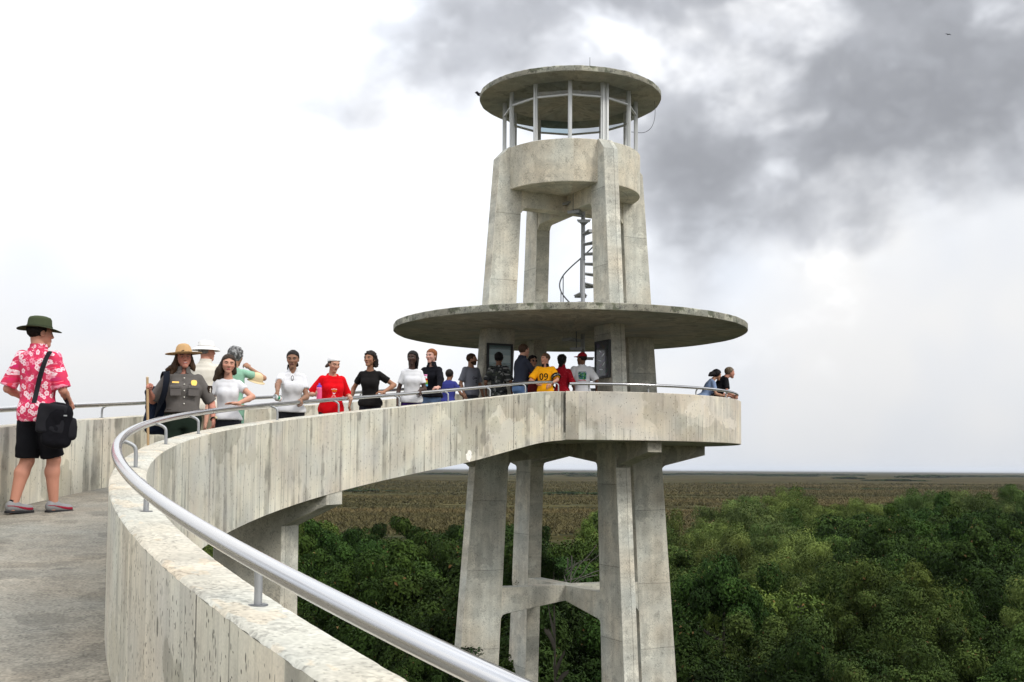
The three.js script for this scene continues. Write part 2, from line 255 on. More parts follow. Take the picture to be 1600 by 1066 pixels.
// ------------------------------------------------------------------ the tower
const TC = { x: 1.2536, z: 25.4 }, FA = .4434;      // axis; direction of the front leg, to the right of straight at the camera
const DECK = .69, DR = 3.735, DTOP = 1.478, DBOT = .555;
const tp = (r, phi, h) => V(TC.x + r * Math.sin(phi), h, TC.z - r * Math.cos(phi));   // phi 0 faces the camera, positive to the right
const tower = thing('observation_tower', 'concrete lookout tower with four tapered legs, a wide disc canopy and a windowed cab', 'tower', V(TC.x, -H, TC.z));
const tg = (g) => g.translate(-TC.x, 0, TC.z);      // world geometry into the tower's frame
function cylStrip(phi0, phi1, n, rows, uvr = 1) { // rows: [radius, h, v]
  const g = strip(phi0, phi1, n, rows.map(([r, h]) => (p) => tp(typeof r === 'function' ? r(p) : r, p, typeof h === 'function' ? h(p) : h)), rows.map((q) => q[2]), (p) => p * uvr); return tg(g);
}
function disc(r, h0, h1, mRimX, mSlab, names, cx = 0, wob = .0) {
  const N = 128, e = .018, q = (p) => r + (wob ? n2(p * 9, 3, 5) * wob : 0);
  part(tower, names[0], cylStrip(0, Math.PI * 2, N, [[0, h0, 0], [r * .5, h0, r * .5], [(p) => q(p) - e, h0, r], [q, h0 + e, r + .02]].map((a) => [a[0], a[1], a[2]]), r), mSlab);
  part(tower, names[1], cylStrip(0, Math.PI * 2, 240, [[q, h0 + e, .02], [q, h1 - e, h1 - h0], [(p) => q(p) - e - Math.max(0, n2(p * 40, 1, 8)) * .02, h1, h1 - h0 + .02], [r * .6, h1 + .01, 1], [0, h1 + .015, 2.6]], r), mRimX);
}
{ // legs
  const ro = (h) => 2.3319 - .0778 * h, ri = (h) => 1.5523 - .0474 * h, T = .3408, B = .012;
  for (let k = 0; k < 4; k++) {
    const phi = FA + k * Math.PI / 2, top = 6.74, topi = 6.965, s = new THREE.Shape();
    s.moveTo(ri(-H) + B, 0); s.lineTo(ro(-H) - B, 0); s.lineTo(ro(top) - B, top + H); s.lineTo(1.585, topi + H); s.lineTo(1.40, topi + H); s.lineTo(ri(6) + B, 6 + H); s.closePath();
    const g = new THREE.ExtrudeGeometry(s, { depth: T - 2 * B, bevelEnabled: true, bevelThickness: B, bevelSize: B, bevelSegments: 2, steps: 1 });
    g.translate(0, 0, -T / 2 + B);
    const u = g.attributes.uv; for (let i = 0; i < u.count; i++) u.setXY(i, u.getX(i) + k * 1.37, u.getY(i) + k * .61);
    const m = part(tower, 'leg', g, mPlain); m.rotation.y = phi - Math.PI / 2;
  }
  // pairs of crossed beams: brace, deck, cab
  for (const [k, phi] of [[0, FA], [1, FA + Math.PI / 2]]) {
    const mk = (pts, T, dh, mat) => { const s = new THREE.Shape(); pts.forEach(([r, h], i) => i ? s.lineTo(r, h + dh + H) : s.moveTo(r, h + dh + H)); for (let i = pts.length - 1; i >= 0; i--) s.lineTo(-pts[i][0], pts[i][1] + dh + H); s.closePath(); const g = new THREE.ExtrudeGeometry(s, { depth: T - .016, bevelEnabled: true, bevelThickness: .008, bevelSize: .008, bevelSegments: 1 }); g.translate(0, 0, -(T - .016) / 2); const m = part(tower, 'cross_beam', g, mat); m.rotation.y = phi - Math.PI / 2; };
    mk([[.001, -2.82], [1.58, -3.06], [1.66, -3.09], [1.70, -3.16], [1.85, -3.16], [1.85, -2.52], [.001, -2.52]], .318, k * .004, mPlain);
    // under the deck, carried past the legs as tapered cantilevers
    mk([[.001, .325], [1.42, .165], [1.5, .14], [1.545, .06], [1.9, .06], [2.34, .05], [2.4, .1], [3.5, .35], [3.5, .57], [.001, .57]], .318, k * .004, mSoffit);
    mk([[.001, 5.7], [1.14, 5.69], [1.22, 5.66], [1.27, 5.58], [1.5, 5.58], [1.5, 6.07], [.001, 6.07]], .318, k * .004, mUpper);
  }
}
// the lookout deck with its parapet
const PHC = -.066;                                  // where the ramp's inner wall meets the deck
const PHO = (() => { for (let d = 200; d < 222; d += .05) { const [x, z] = rampXZ(rad(d), RC.W + .1); if (Math.hypot(x - TC.x, z - TC.z) < DR - .1) return Math.atan2(x - TC.x, TC.z - z); } return -.9; })();
const PH1 = PHO + Math.PI * 2;
{
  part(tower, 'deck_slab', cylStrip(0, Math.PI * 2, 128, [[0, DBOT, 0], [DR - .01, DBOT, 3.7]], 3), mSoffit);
  part(tower, 'deck_floor', cylStrip(0, Math.PI * 2, 128, [[DR - .1, DECK, 3.7], [0, DECK + .004, 0]], 3), mFloor);
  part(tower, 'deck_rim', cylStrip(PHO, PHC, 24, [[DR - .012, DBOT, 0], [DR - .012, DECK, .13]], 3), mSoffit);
  part(tower, 'deck_parapet_fascia', cylStrip(PHC, PH1, 220, [[DR - .012, DBOT, 0], [DR, DBOT + .012, .013], [DR, DTOP - .012, .987], [DR - .012, DTOP, 1]], DR / 12), mDeckFace);
  part(tower, 'deck_parapet_top', cylStrip(PHC, PH1, 260, [[DR - .012, DTOP, 0], [DR - .1, DTOP + .002, .1], [DR - .188, DTOP, .19], [DR - .2, DTOP - .012, .2]], DR), mTop);
  part(tower, 'deck_parapet_face', cylStrip(PHC, PH1, 220, [[DR - .2, DTOP - .012, 1], [DR - .2, DECK - .01, 0]], DR / 9), mOuterFace);
  const rail = thing('deck_handrail', 'thin grey tube handrail on short posts around the edge of the round lookout deck', 'handrail');
  const pts = []; for (let i = 0; i <= 120; i++) pts.push(tp(DR - .075, lerp(PHC + .02, PH1 - .02, i / 120), DTOP + .145));
  part(rail, 'rail_tube', tubeGeo(pts, RAILR, 12, 3), mAlu);
  for (let i = 0; i < 19; i++) { const ph = PHC + .12 + i * .33; if (ph > PH1) break; const b = tp(DR - .11, ph, DTOP - .003), t = tp(DR - .075, ph, DTOP + .145); part(rail, 'post', tubeGeo([b, b.clone().setY(b.y + .08), t.clone().setY(t.y - .02)], .0145, 8, 4), mGalv); }
}
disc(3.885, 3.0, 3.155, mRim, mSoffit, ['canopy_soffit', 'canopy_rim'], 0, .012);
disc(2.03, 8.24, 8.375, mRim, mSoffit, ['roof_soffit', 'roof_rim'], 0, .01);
{ // the cab
  const r = 1.565;
  part(tower, 'cab_wall', cylStrip(0, Math.PI * 2, 160, [[r - .015, 6.05, 0], [r, 6.065, .02], [r, 6.955, .9], [r - .015, 6.97, .92], [r - .115, 6.97, 1.02], [r - .13, 6.955, 1.03], [r - .13, 6.19, 1.8]], r), mUpper);
  part(tower, 'cab_floor', mergeGeometries([cylStrip(0, Math.PI * 2, 64, [[0, 6.05, 0], [r - .015, 6.05, 1.55]], r), cylStrip(0, Math.PI * 2, 64, [[r - .12, 6.19, 1.5], [0, 6.19, 0]], r)]), mUpper);
  const rm = 1.47, ph0 = -.05;
  const glass = new THREE.MeshPhysicalMaterial({ color: lin(.62, .66, .68), roughness: .03, transmission: 1, thickness: 0, ior: 1.5 }), tint = new THREE.MeshPhysicalMaterial({ color: lin(.42, .52, .56), roughness: .05, transmission: 1, thickness: 0, ior: 1.5 });
  for (let k = 0; k < 12; k++) {
    const ph = ph0 + k * Math.PI / 6, mid = ph + Math.PI / 12, dbl = k === 1;
    for (const dx of dbl ? [-.05, .05] : [0]) {
      const g = mergeGeometries([new THREE.BoxGeometry(.085, 1.275, .05), new THREE.BoxGeometry(.03, 1.275, .09)].map((b, i) => b.translate(0, 0, i ? .002 : 0)));
      const m = part(tower, 'mullion', g, mWhiteMetal); m.position.copy(tp(rm, ph + dx / rm, 6.97 + .6375)).sub(tower.position); m.rotation.y = ph;
    }
    const ch = 2 * rm * Math.sin(Math.PI / 12) - .085, rr = rm * Math.cos(Math.PI / 12);
    const t = part(tower, 'transom', new THREE.BoxGeometry(ch, .035, .05), mWhiteMetal); t.position.copy(tp(rr, mid, 7.935)).sub(tower.position); t.rotation.y = mid;
    const s = part(tower, 'window_sill', new THREE.BoxGeometry(ch, .03, .06), mWhiteMetal); s.position.copy(tp(rr, mid, 6.987)).sub(tower.position); s.rotation.y = mid;
    const p = part(tower, 'pane', new THREE.PlaneGeometry(ch - .004, .286), k === 6 ? tint : glass); p.position.copy(tp(rr, mid, 8.097)).sub(tower.position); p.rotation.y = mid; p.castShadow = false;
  }
  const ant = part(tower, 'antenna', new THREE.CylinderGeometry(.005, .008, .44, 8), mDarkSteel); ant.position.copy(tp(.1 + 1.2, .28, 8.38 + .22)).sub(tower.position);
  const cb = [[1.40, 1.68, 7.62], [1.55, 1.62, 7.58], [1.68, 1.55, 7.56], [1.80, 1.5, 7.62], [1.88, 1.5, 7.8], [1.9, 1.5, 8.0], [1.89, 1.5, 8.24]].map(([r, p, h]) => tp(r, p, h).sub(tower.position));
  part(tower, 'hanging_cable', tubeGeo(cb, .006, 6, 5), mDarkSteel);
}
{ // spiral stair from the deck through the canopy to the cab
  const st = thing('spiral_staircase', 'narrow grey steel spiral staircase between the tower legs', 'staircase', tp(.3, 1.5, DECK));
  const Ht = 5.4, r = .52, n = 25, rise = Ht / n, turn = .46, a0 = 4.05;
  const pole = part(st, 'pole', new THREE.CylinderGeometry(.047, .047, Ht, 16), mGalv); pole.position.y = Ht / 2;
  for (let k = 0; k <= 12; k++) { const c = part(st, 'pole_collar', new THREE.CylinderGeometry(.052, .052, .02, 16), mGalv); c.position.y = .2 + k * .42; }
  const sg = (() => { const s = new THREE.Shape(); s.moveTo(.04, -.03); s.lineTo(r, -.15); s.lineTo(r, .15); s.lineTo(.04, .05); s.closePath(); const g = new THREE.ExtrudeGeometry(s, { depth: .018, bevelEnabled: true, bevelThickness: .003, bevelSize: .003, bevelSegments: 1 }); g.rotateX(-Math.PI / 2); const lip = new THREE.BoxGeometry(.01, .06, .27).translate(r, -.015, 0); const br = new THREE.BoxGeometry(r - .05, .04, .01).translate(r / 2, -.02, .0); return mergeGeometries([g, lip.toNonIndexed(), br.toNonIndexed()]); })();
  const hp = [], hp2 = [];
  for (let k = 1; k < n; k++) {
    const a = a0 + k * turn, y = k * rise; if (y > 2.16 && y < 2.56) { }
    const s = part(st, 'step', sg, mGalv); s.position.y = y; s.rotation.y = -a;
    const X = Math.cos(a) * r, Z = Math.sin(a) * r; hp.push(new THREE.Vector3(X, y + .86, Z));
    if (k % 2) { const b = part(st, 'baluster', new THREE.CylinderGeometry(.011, .011, .86, 8), mDarkSteel); b.position.set(X, y + .43, Z); }
  }
  part(st, 'handrail', tubeGeo(hp.slice(0, n - 5), .016, 8, 6), mDarkSteel);
}
{ // hammerhead pier below the ramp
  const thp = rad(195.0), pier = thing('ramp_pier', 'concrete pier with a tapered cantilever head holding up the curved ramp', 'pier'); 
  const [ax, az] = rampXZ(thp, -RC.t), [bx, bz] = rampXZ(thp, RC.W + .2), L = Math.hypot(bx - ax, bz - az), topH = rampTop(thp) - rampFa(thp);
  const s = new THREE.Shape(), y = (h) => h + H, B = .01;
  const pts = [[.02, topH - .155], [.02, topH + .03], [L - .02, topH + .03], [L - .02, topH - .155], [L - .65, topH - .45], [L - .65, -H], [.66, -H], [.66, topH - .45]];
  pts.forEach(([r, h], i) => i ? s.lineTo(r, y(h)) : s.moveTo(r, y(h))); s.closePath();
  const g = new THREE.ExtrudeGeometry(s, { depth: .5, bevelEnabled: true, bevelThickness: B, bevelSize: B, bevelSegments: 2 }); g.translate(0, 0, -.25);
  const m = part(pier, 'pier_body', g, mPlain); m.position.set(ax, 0, -az); m.rotation.y = -Math.atan2(-(bz - az), bx - ax);
}
// ------------------------------------------------------------------ the hammock of trees below, the sawgrass plain and its islands
function leafGeo(out, p, dir, nrm, len, wid, c) { // one folded leaf: two triangles on either side of the midrib
  const sx = dir[1] * nrm[2] - dir[2] * nrm[1], sy = dir[2] * nrm[0] - dir[0] * nrm[2], sz = dir[0] * nrm[1] - dir[1] * nrm[0], f = wid * .35;
  const q = (a, b, d) => out.pos.push(p[0] + dir[0] * a + sx * b + nrm[0] * d, p[1] + dir[1] * a + sy * b + nrm[1] * d, p[2] + dir[2] * a + sz * b + nrm[2] * d);
  const i = out.pos.length / 3; q(0, 0, 0); q(len * .5, wid * .5, f); q(len, 0, -f * .4); q(len * .5, -wid * .5, f);
  for (let k = 0; k < 4; k++) out.col.push(c[0], c[1], c[2]); out.idx.push(i, i + 1, i + 2, i, i + 2, i + 3);
}
function crownGeo(seed, o) {                       // leaves on many unequal clumps spread through a dome
  const r = rng(seed), out = { pos: [], col: [], idx: [] }, cl = [];
  const nrmz = (v) => { const l = Math.hypot(...v) || 1; return [v[0] / l, v[1] / l, v[2] / l]; };
  for (let i = 0; i < o.clumps; i++) {
    const a = r() * 6.283, e = Math.asin(lerp(-.45, 1, Math.pow(r(), .8))), rr = lerp(.55, 1.06, Math.pow(r(), .5)) * (1 + n2(a * 1.3, e * 2, seed) * .28);
    cl.push({ p: [Math.cos(a) * Math.cos(e) * rr, Math.sin(e) * rr * (o.tall || 1), Math.sin(a) * Math.cos(e) * rr], s: lerp(o.smin, o.smax, r() * r()), t: 1 + (r() - .5) * .6, y: r() });
  }
  const per = Math.floor(o.leaves / o.clumps);
  for (const c of cl) for (let i = 0; i < per; i++) {
    let d = nrmz([r() * 2 - 1, r() * 2 - 1, r() * 2 - 1]); const lift = d[1];
    const rr = c.s * (.62 + .45 * Math.pow(r(), .5)) * (1 + n3(d[0] * 2.2, d[1] * 2.2, d[2] * 2.2, seed + 9) * .35);
    const p = [c.p[0] + d[0] * rr, c.p[1] + d[1] * rr * .85, c.p[2] + d[2] * rr];
    const nn = nrmz([d[0] + (r() - .5) * .95, d[1] + .4 + (r() - .5) * .9, d[2] + (r() - .5) * .95]);
    let g = nrmz([r() - .5 + d[0] * (o.spray || .5), r() - .5 + (o.droop || .1), r() - .5 + d[2] * (o.spray || .5)]); const k = g[0] * nn[0] + g[1] * nn[1] + g[2] * nn[2]; g = nrmz([g[0] - nn[0] * k, g[1] - nn[1] * k, g[2] - nn[2] * k]);
    const q = c.t * (1 + (r() - .5) * .34), yel = (r() < o.young ? .3 : 0) + (c.y < .3 ? .34 : 0), dead = r() < .005;
    const col = dead ? [.13, .08, .035] : [lerp(o.col[0], o.col2[0], yel) * q, lerp(o.col[1], o.col2[1], yel) * q, lerp(o.col[2], o.col2[2], yel) * q];
    leafGeo(out, p, g, nn, o.len * (.7 + r() * .6), o.wid * (.7 + r() * .6), col);
  }
  const g = new THREE.BufferGeometry(); g.setAttribute('position', new THREE.Float32BufferAttribute(out.pos, 3)); g.setAttribute('color', new THREE.Float32BufferAttribute(out.col, 3)); g.setIndex(out.idx); g.computeVertexNormals(); return g;
}
function limbGeo(seed, spread) {                   // unit trunk: base at -1, crown centre at 0
  const r = rng(seed), gs = [], bend = [(r() - .5) * .3, (r() - .5) * .3];
  const P = (t) => new THREE.Vector3(bend[0] * Math.sin(t * 3), -1 + t * 1.1, bend[1] * Math.sin(t * 2.4));
  const tap = (pts, r0, r1) => { const g = new THREE.TubeGeometry(new THREE.CatmullRomCurve3(pts), 8, 1, 6); const p = g.attributes.position, c = new THREE.Vector3(), cur = new THREE.CatmullRomCurve3(pts); for (let i = 0; i < p.count; i++) { const t = Math.floor(i / 7) / 8; cur.getPointAt(Math.min(1, t), c); const k = lerp(r0, r1, t); p.setXYZ(i, c.x + (p.getX(i) - c.x) * k, c.y + (p.getY(i) - c.y) * k, c.z + (p.getZ(i) - c.z) * k); } g.computeVertexNormals(); gs.push(g); };
  tap([P(0), P(.35), P(.7), P(1)], .045, .02);
  for (let i = 0; i < 6; i++) { const t = .62 + r() * .3, a = r() * 6.28, b = P(t), l = spread * (.5 + r() * .4); tap([b, b.clone().add(new THREE.Vector3(Math.cos(a) * l * .5, .03 + r() * .02, Math.sin(a) * l * .5)), b.clone().add(new THREE.Vector3(Math.cos(a) * l, .05 + r() * .07, Math.sin(a) * l))], .02, .006); }
  return mergeGeometries(gs);
}
const mLeaf = new THREE.MeshPhysicalMaterial({ vertexColors: true, roughness: .9, specularIntensity: .18, side: THREE.DoubleSide, transmission: .12, thickness: 0 });
const leafTints = [[1, 1, 1], [.78, .8, .74], [1.28, 1.26, 1.05], [1.0, .93, .82], [.95, 1.1, 1.0]].map((c) => { const m = mLeaf.clone(); m.color = lin(...c); return m; });
const mBark = std(.1, .088, .072, .95);
{
  const K = [ // kinds: bushy mid green, dark glossy, pale feathery
    { col: [.05, .08, .02], col2: [.135, .18, .045], len: .085, wid: .036, young: .26, clumps: 40, smin: .14, smax: .4, spray: .7, droop: .35 },
    { col: [.022, .042, .01], col2: [.065, .11, .022], len: .095, wid: .044, young: .12, clumps: 34, smin: .15, smax: .42, spray: .4, droop: 0 },
    { col: [.072, .102, .032], col2: [.15, .19, .055], len: .075, wid: .024, young: .28, clumps: 50, smin: .13, smax: .34, spray: .9, droop: .6 }];
  const near = [], far = [];
  K.forEach((k, i) => { near.push([0, 1, 2].map((j) => crownGeo(1000 + i * 10 + j, { ...k, leaves: 27000, len: k.len * .6, wid: k.wid * .68, tall: .85 + j * .15 }))); far.push([0, 1, 2].map((j) => crownGeo(2000 + i * 10 + j, { ...k, leaves: 19000, len: k.len * .72, wid: k.wid * .78, tall: .85 + j * .15 }))); });
  const limbs = [0, 1, 2].map((j) => limbGeo(3000 + j, .55));
  const r = rng(4242), spots = [];
  const project = (x, z, h) => [800 + FOCAL * x / z, 735 - FOCAL * h / z];
  let tries = 0;
  while (spots.length < 300 && tries++ < 40000) {
    const z = 15.5 + Math.pow(r(), 1.25) * 88, x = z * (-.29 + r() * .79), [px] = project(x, z, 0);
    const zmax = px < 930 ? 56 + n2(px * .02, 1, 5) * 6 : lerp(72, 101, sstep(1040, 1320, px)) + n2(px * .013, 2, 6) * 5;
    if (z > zmax) continue;
    const dt = Math.hypot(x - TC.x, z - TC.z), dr = Math.hypot(x - RC.x, z - RC.z);
    let top;                                      // height of the crown's top against the eye
    if (z > 34) top = (px < 930 ? lerp(-2.4, -2.0, sstep(34, 50, z)) : lerp(-2.9, -1.75, sstep(34, 95, z))) + (r() - .55) * 1.9;
    else top = lerp(-4.6, -3.1, sstep(18, 34, z)) + (r() - .6) * 1.5;
    if (px < 930 && z > 34) top = Math.min(top, -2.15);
    if (dt < 2.2) continue;
    if (dt < 6) top = Math.min(top, z > TC.z + 1 ? -3.0 - r() * .9 : -4.9 - r() * .6);
    if (dr > 12.2 && dr < 19.4) { if (z < 21) continue; top = Math.min(top, -3.9); }
    if (x < -.5 && z < 23) continue;
    const size = (z < 30 ? 1.35 + r() * .75 : 1.6 + r() * 1.15) * (px > 1040 && z > 60 ? 1.2 : 1);
    if (dt < 3.4 && size > 1.4) continue;
    if (spots.some((s) => Math.hypot(s.x - x, s.z - z) < (s.size + size) * (z < 45 ? .8 : .8))) continue;
    spots.push({ x, z, top, size, px });
  }
  const where = [['left of the tower, near the ramp pier', (p) => p < 590], ['left of the tower beside its left leg', (p) => p < 735], ['behind the left pair of tower legs', (p) => p < 860], ['behind the right pair of tower legs', (p) => p < 1045], ['just right of the tower', (p) => p < 1140], ['right of the tower, under the deck edge', (p) => p < 1240], ['in the middle of the right-hand wood', (p) => p < 1345], ['in the right-hand wood towards its right end', (p) => p < 1470], ['at the right edge of the picture', (p) => p < 99999]];
  const rows = [[22, 'nearest'], [29, 'near'], [38, 'middle-row'], [55, 'far'], [75, 'farther'], [999, 'farthest']];
  const kn = ['bushy mid-green tree', 'dark glossy broadleaf tree', 'pale olive feathery tree'];
  const names = ['bushy_tree', 'broadleaf_tree', 'feathery_tree'];
  spots.sort((a, b) => a.z - b.z);
  spots.forEach((s, i) => {
    const patch = n2(s.x * .09 + 4, s.z * .06, 71) + (r() - .5) * .7; let k = patch < -.24 ? 1 : patch > .26 ? 2 : 0; if (s.px > 1330 && r() < .3) k = 1; if (s.px < 720 && s.z < 40 && r() < .6) k = 1;
    const nr = s.z < 38, w = where.findIndex((q) => q[1](s.px)), depth = rows.find((q) => s.z < q[0])[1];
    const hy = s.size * 1.22, cy = H + s.top + .28 - hy * 1.33;
    const t = thing(names[k], `${depth} ${kn[k]} ${where[w][0]}`, 'tree', V(s.x, -H, s.z), r() * 6.28, `${depth} ${kn[k]}s ${where[w][0]}`);
    const tr = part(t, 'trunk', limbs[i % 3], mBark); tr.position.y = cy; tr.scale.set(s.size * 1.1, cy, s.size * 1.1);
    const c = part(t, 'crown', (nr ? near : far)[k][Math.floor(r() * 3)], leafTints[Math.floor(r() * 5)]); c.position.y = cy; c.scale.set(s.size * (.9 + r() * .25), hy, s.size * (.9 + r() * .25)); c.rotation.y = r() * 6.28;
  });
  { // a pair or a trio under one description is told apart by its place
    const by = new Map(); scene.children.forEach((o) => { if (o.userData.category === 'tree') { const l = o.userData.label; if (!by.has(l)) by.set(l, []); by.get(l).push(o); } });
    for (const [l, a] of by) if (a.length < 4) { a.sort((p, q) => p.position.x / -p.position.z - q.position.x / -q.position.z); const w = a.length === 2 ? ['leftmost', 'rightmost'] : ['leftmost', 'central', 'rightmost']; a.forEach((o, i) => { if (a.length > 1) o.userData.label = w[i] + ' ' + l; o.userData.group = 'trees of the wood around the tower'; }); }
  }
  // the dark tree with bare twigs standing behind the brace, and the branch that reaches across the left leg
  {
    const t = thing('broadleaf_tree', 'dark-leaved tree with bare grey twigs rising behind the lower brace of the tower', 'tree', V(1.0, -H, 27.9));
    const cy = H - 3.0, tr = part(t, 'trunk', limbs[0], mBark); tr.position.y = cy; tr.scale.set(1, cy, 1);
    const c = part(t, 'crown', near[1][0], mLeaf); c.position.set(-.55, cy + .15, 0); c.scale.set(.75, .85, .7);
    const q = rng(9), gs = []; for (let i = 0; i < 16; i++) { const a = (q() - .35) * 2.6, l = .7 + q() * .9, b = new THREE.Vector3(-.3 + q() * .8, cy - .1 + q() * .3, -.5 - q() * .5), p = [b]; for (let j = 1; j < 5; j++) p.push(b.clone().add(new THREE.Vector3(Math.sin(a) * l * j / 4 + (q() - .5) * .12, Math.cos(a) * l * j / 4 * .8 + (q() - .5) * .1, (q() - .5) * .2))); gs.push(new THREE.TubeGeometry(new THREE.CatmullRomCurve3(p), 8, .009 + q() * .008, 5)); }
    part(t, 'twigs', mergeGeometries(gs), std(.2, .185, .165, .95));
    const t2 = thing('broadleaf_tree', 'dark broadleaf tree whose leafy branch reaches across the left leg of the tower', 'tree', V(-1.6, -H, 23.7));
    const c2 = H - 5.0, tr2 = part(t2, 'trunk', limbs[1], mBark); tr2.position.y = c2; tr2.scale.set(1, c2, 1);
    const cc = part(t2, 'crown', near[1][1], mLeaf); cc.position.set(-.1, c2 + .25, 0); cc.scale.set(.85, 1.15, .8); cc.rotation.y = 1;
    const out = { pos: [], col: [], idx: [] }, r2 = rng(12), tw = [];
    for (let b = 0; b < 6; b++) {
      const e = new THREE.Vector3(.86 + b * .035, c2 + 1.42 + (r2() - .4) * .5, .25 + (r2() - .5) * .2), s0 = new THREE.Vector3(.25, c2 + 1.2, .1); const cv = new THREE.CatmullRomCurve3([s0, s0.clone().lerp(e, .5).add(new THREE.Vector3(0, .08, 0)), e]); tw.push(new THREE.TubeGeometry(cv, 8, .008, 5));
      for (let i = 0; i < 26; i++) { const p = cv.getPoint(.35 + .65 * r2()), a = r2() * 6.28, d = new THREE.Vector3(Math.cos(a), (r2() - .6) * 1.2, Math.sin(a)).normalize(), n = new THREE.Vector3(r2() - .5, 1, r2() - .5).normalize(); n.addScaledVector(d, -n.dot(d)).normalize(); const q = .8 + r2() * .5; leafGeo(out, [p.x, p.y, p.z], [d.x, d.y, d.z], [n.x, n.y, n.z], .09 + r2() * .04, .035, [.025 * q, .055 * q, .018 * q]); }
    }
    const bg = new THREE.BufferGeometry(); bg.setAttribute('position', new THREE.Float32BufferAttribute(out.pos, 3)); bg.setAttribute('color', new THREE.Float32BufferAttribute(out.col, 3)); bg.setIndex(out.idx); bg.computeVertexNormals();
    const br = part(t2, 'branch', mergeGeometries(tw), mBark); part(br, 'leaves', bg, mLeaf);
  }
  // undergrowth that closes the floor of the wood
  {
    const g = crownGeo(5001, { ...K[1], leaves: 500, clumps: 7, smin: .4, smax: .7, len: .3, wid: .17 }), M = new THREE.Matrix4(), Q = new THREE.Quaternion(), S = new THREE.Vector3(), n = 520, im = new THREE.InstancedMesh(g, mLeaf, n), q = rng(88), Y = new THREE.Vector3(0, 1, 0);
    let i = 0; while (i < n) { const z = 17 + q() * 74, x = z * (-.3 + q() * .82), px = 800 + FOCAL * x / z; if (px < 930 && z > 47) continue; if (px < 1300 && z > 70) continue; const s = 1.4 + q() * 1.4; im.setMatrixAt(i++, M.compose(V(x, -H + s * .45 + q() * .7, z), Q.setFromAxisAngle(Y, q() * 6.28), S.set(s, s * .8, s))); }
    im.name = 'undergrowth'; im.castShadow = im.receiveShadow = true; scene.add(im); im.userData = { label: 'dense dark undergrowth filling the floor of the wood', category: 'undergrowth', kind: 'stuff' };
  }
  // sawgrass tufts
  {
    const q = rng(91), out = { pos: [], col: [], idx: [] };
    for (let i = 0; i < 26; i++) { const a = q() * 6.28, rr = q() * 1.1, x = Math.cos(a) * rr, z = Math.sin(a) * rr, h = .5 + q() * .8, t = .88 + q() * .24, b = q() * 6.28, w = .07; const k = out.pos.length / 3; out.pos.push(x - Math.cos(b) * w, 0, z - Math.sin(b) * w, x + Math.cos(b) * w, 0, z + Math.sin(b) * w, x + (q() - .5) * .5, h, z + (q() - .5) * .5); for (let j = 0; j < 3; j++) out.col.push(.087 * t, .075 * t, .037 * t); out.idx.push(k, k + 1, k + 2); }
    const g = new THREE.BufferGeometry(); g.setAttribute('position', new THREE.Float32BufferAttribute(out.pos, 3)); g.setAttribute('color', new THREE.Float32BufferAttribute(out.col, 3)); g.setIndex(out.idx); g.computeVertexNormals();
    const n = 42000, im = new THREE.InstancedMesh(g, new THREE.MeshPhysicalMaterial({ vertexColors: true, roughness: 1, specularIntensity: 0, side: THREE.DoubleSide }), n), M = new THREE.Matrix4(), Q = new THREE.Quaternion(), S = new THREE.Vector3(), Y = new THREE.Vector3(0, 1, 0), c = new THREE.Color();
    let i = 0; while (i < n) { const z = 42 + 900 * Math.pow(q(), 2.3), x = z * (-.3 + q() * .85), f = fbm2(x * .006, z * .02, 3, 97); if (q() > .55 + f * 1.6) continue; const s = (1 + q() * .8) * (1 + z / 500); im.setMatrixAt(i, M.compose(V(x, -H, z), Q.setFromAxisAngle(Y, q() * 6.28), S.set(s * 1.7, s * (.15 + .16 * q()), s * 1.2))); const m = fbm2(x * .012 + 7, z * .035, 3, 99), t = 1 + m * .5; im.setColorAt(i++, c.setRGB(t * (1 + m * .2), t, t * .95)); }
    im.name = 'sawgrass'; im.castShadow = im.receiveShadow = true; scene.add(im); im.userData = { label: 'brown sawgrass covering the plain beyond the trees', category: 'grass', kind: 'stuff' };
  }
  // tree islands far out on the plain
  {
    const q = rng(93), gs = [0, 1].map((j) => { const g = crownGeo(6001 + j, { ...K[1], leaves: 1500, clumps: 18, smin: .3, smax: .55, len: .34, wid: .22, tall: .8 }); return g; });
    const isl = [[1132, 900, 13, 1.3], [1008, 2300, 60, 3.6], [1075, 2600, 75, 3.6], [1160, 2500, 55, 3], [1228, 2100, 60, 3.4], [1325, 1500, 16, 3.4], [1400, 1250, 30, 2.4], [1437, 1900, 42, 6.5], [1470, 2100, 26, 5], [1515, 2400, 60, 3.4], [1575, 2500, 70, 3.4], [1368, 640, 7, 1.6], [880, 2200, 70, 4.4], [915, 1700, 26, 3], [700, 2000, 50, 3.6], [830, 2000, 30, 3.6], [580, 520, 10, 1.2], [560, 560, 8, 1.2], [1550, 2700, 120, 4], [1270, 2700, 130, 4], [1120, 2800, 130, 4.2], [960, 2800, 130, 4], [1250, 620, 12, 1.3], [890, 480, 14, 1.3]];
    const words = ['low dark bush clump alone on the brown plain', 'low tree island on the far horizon'];
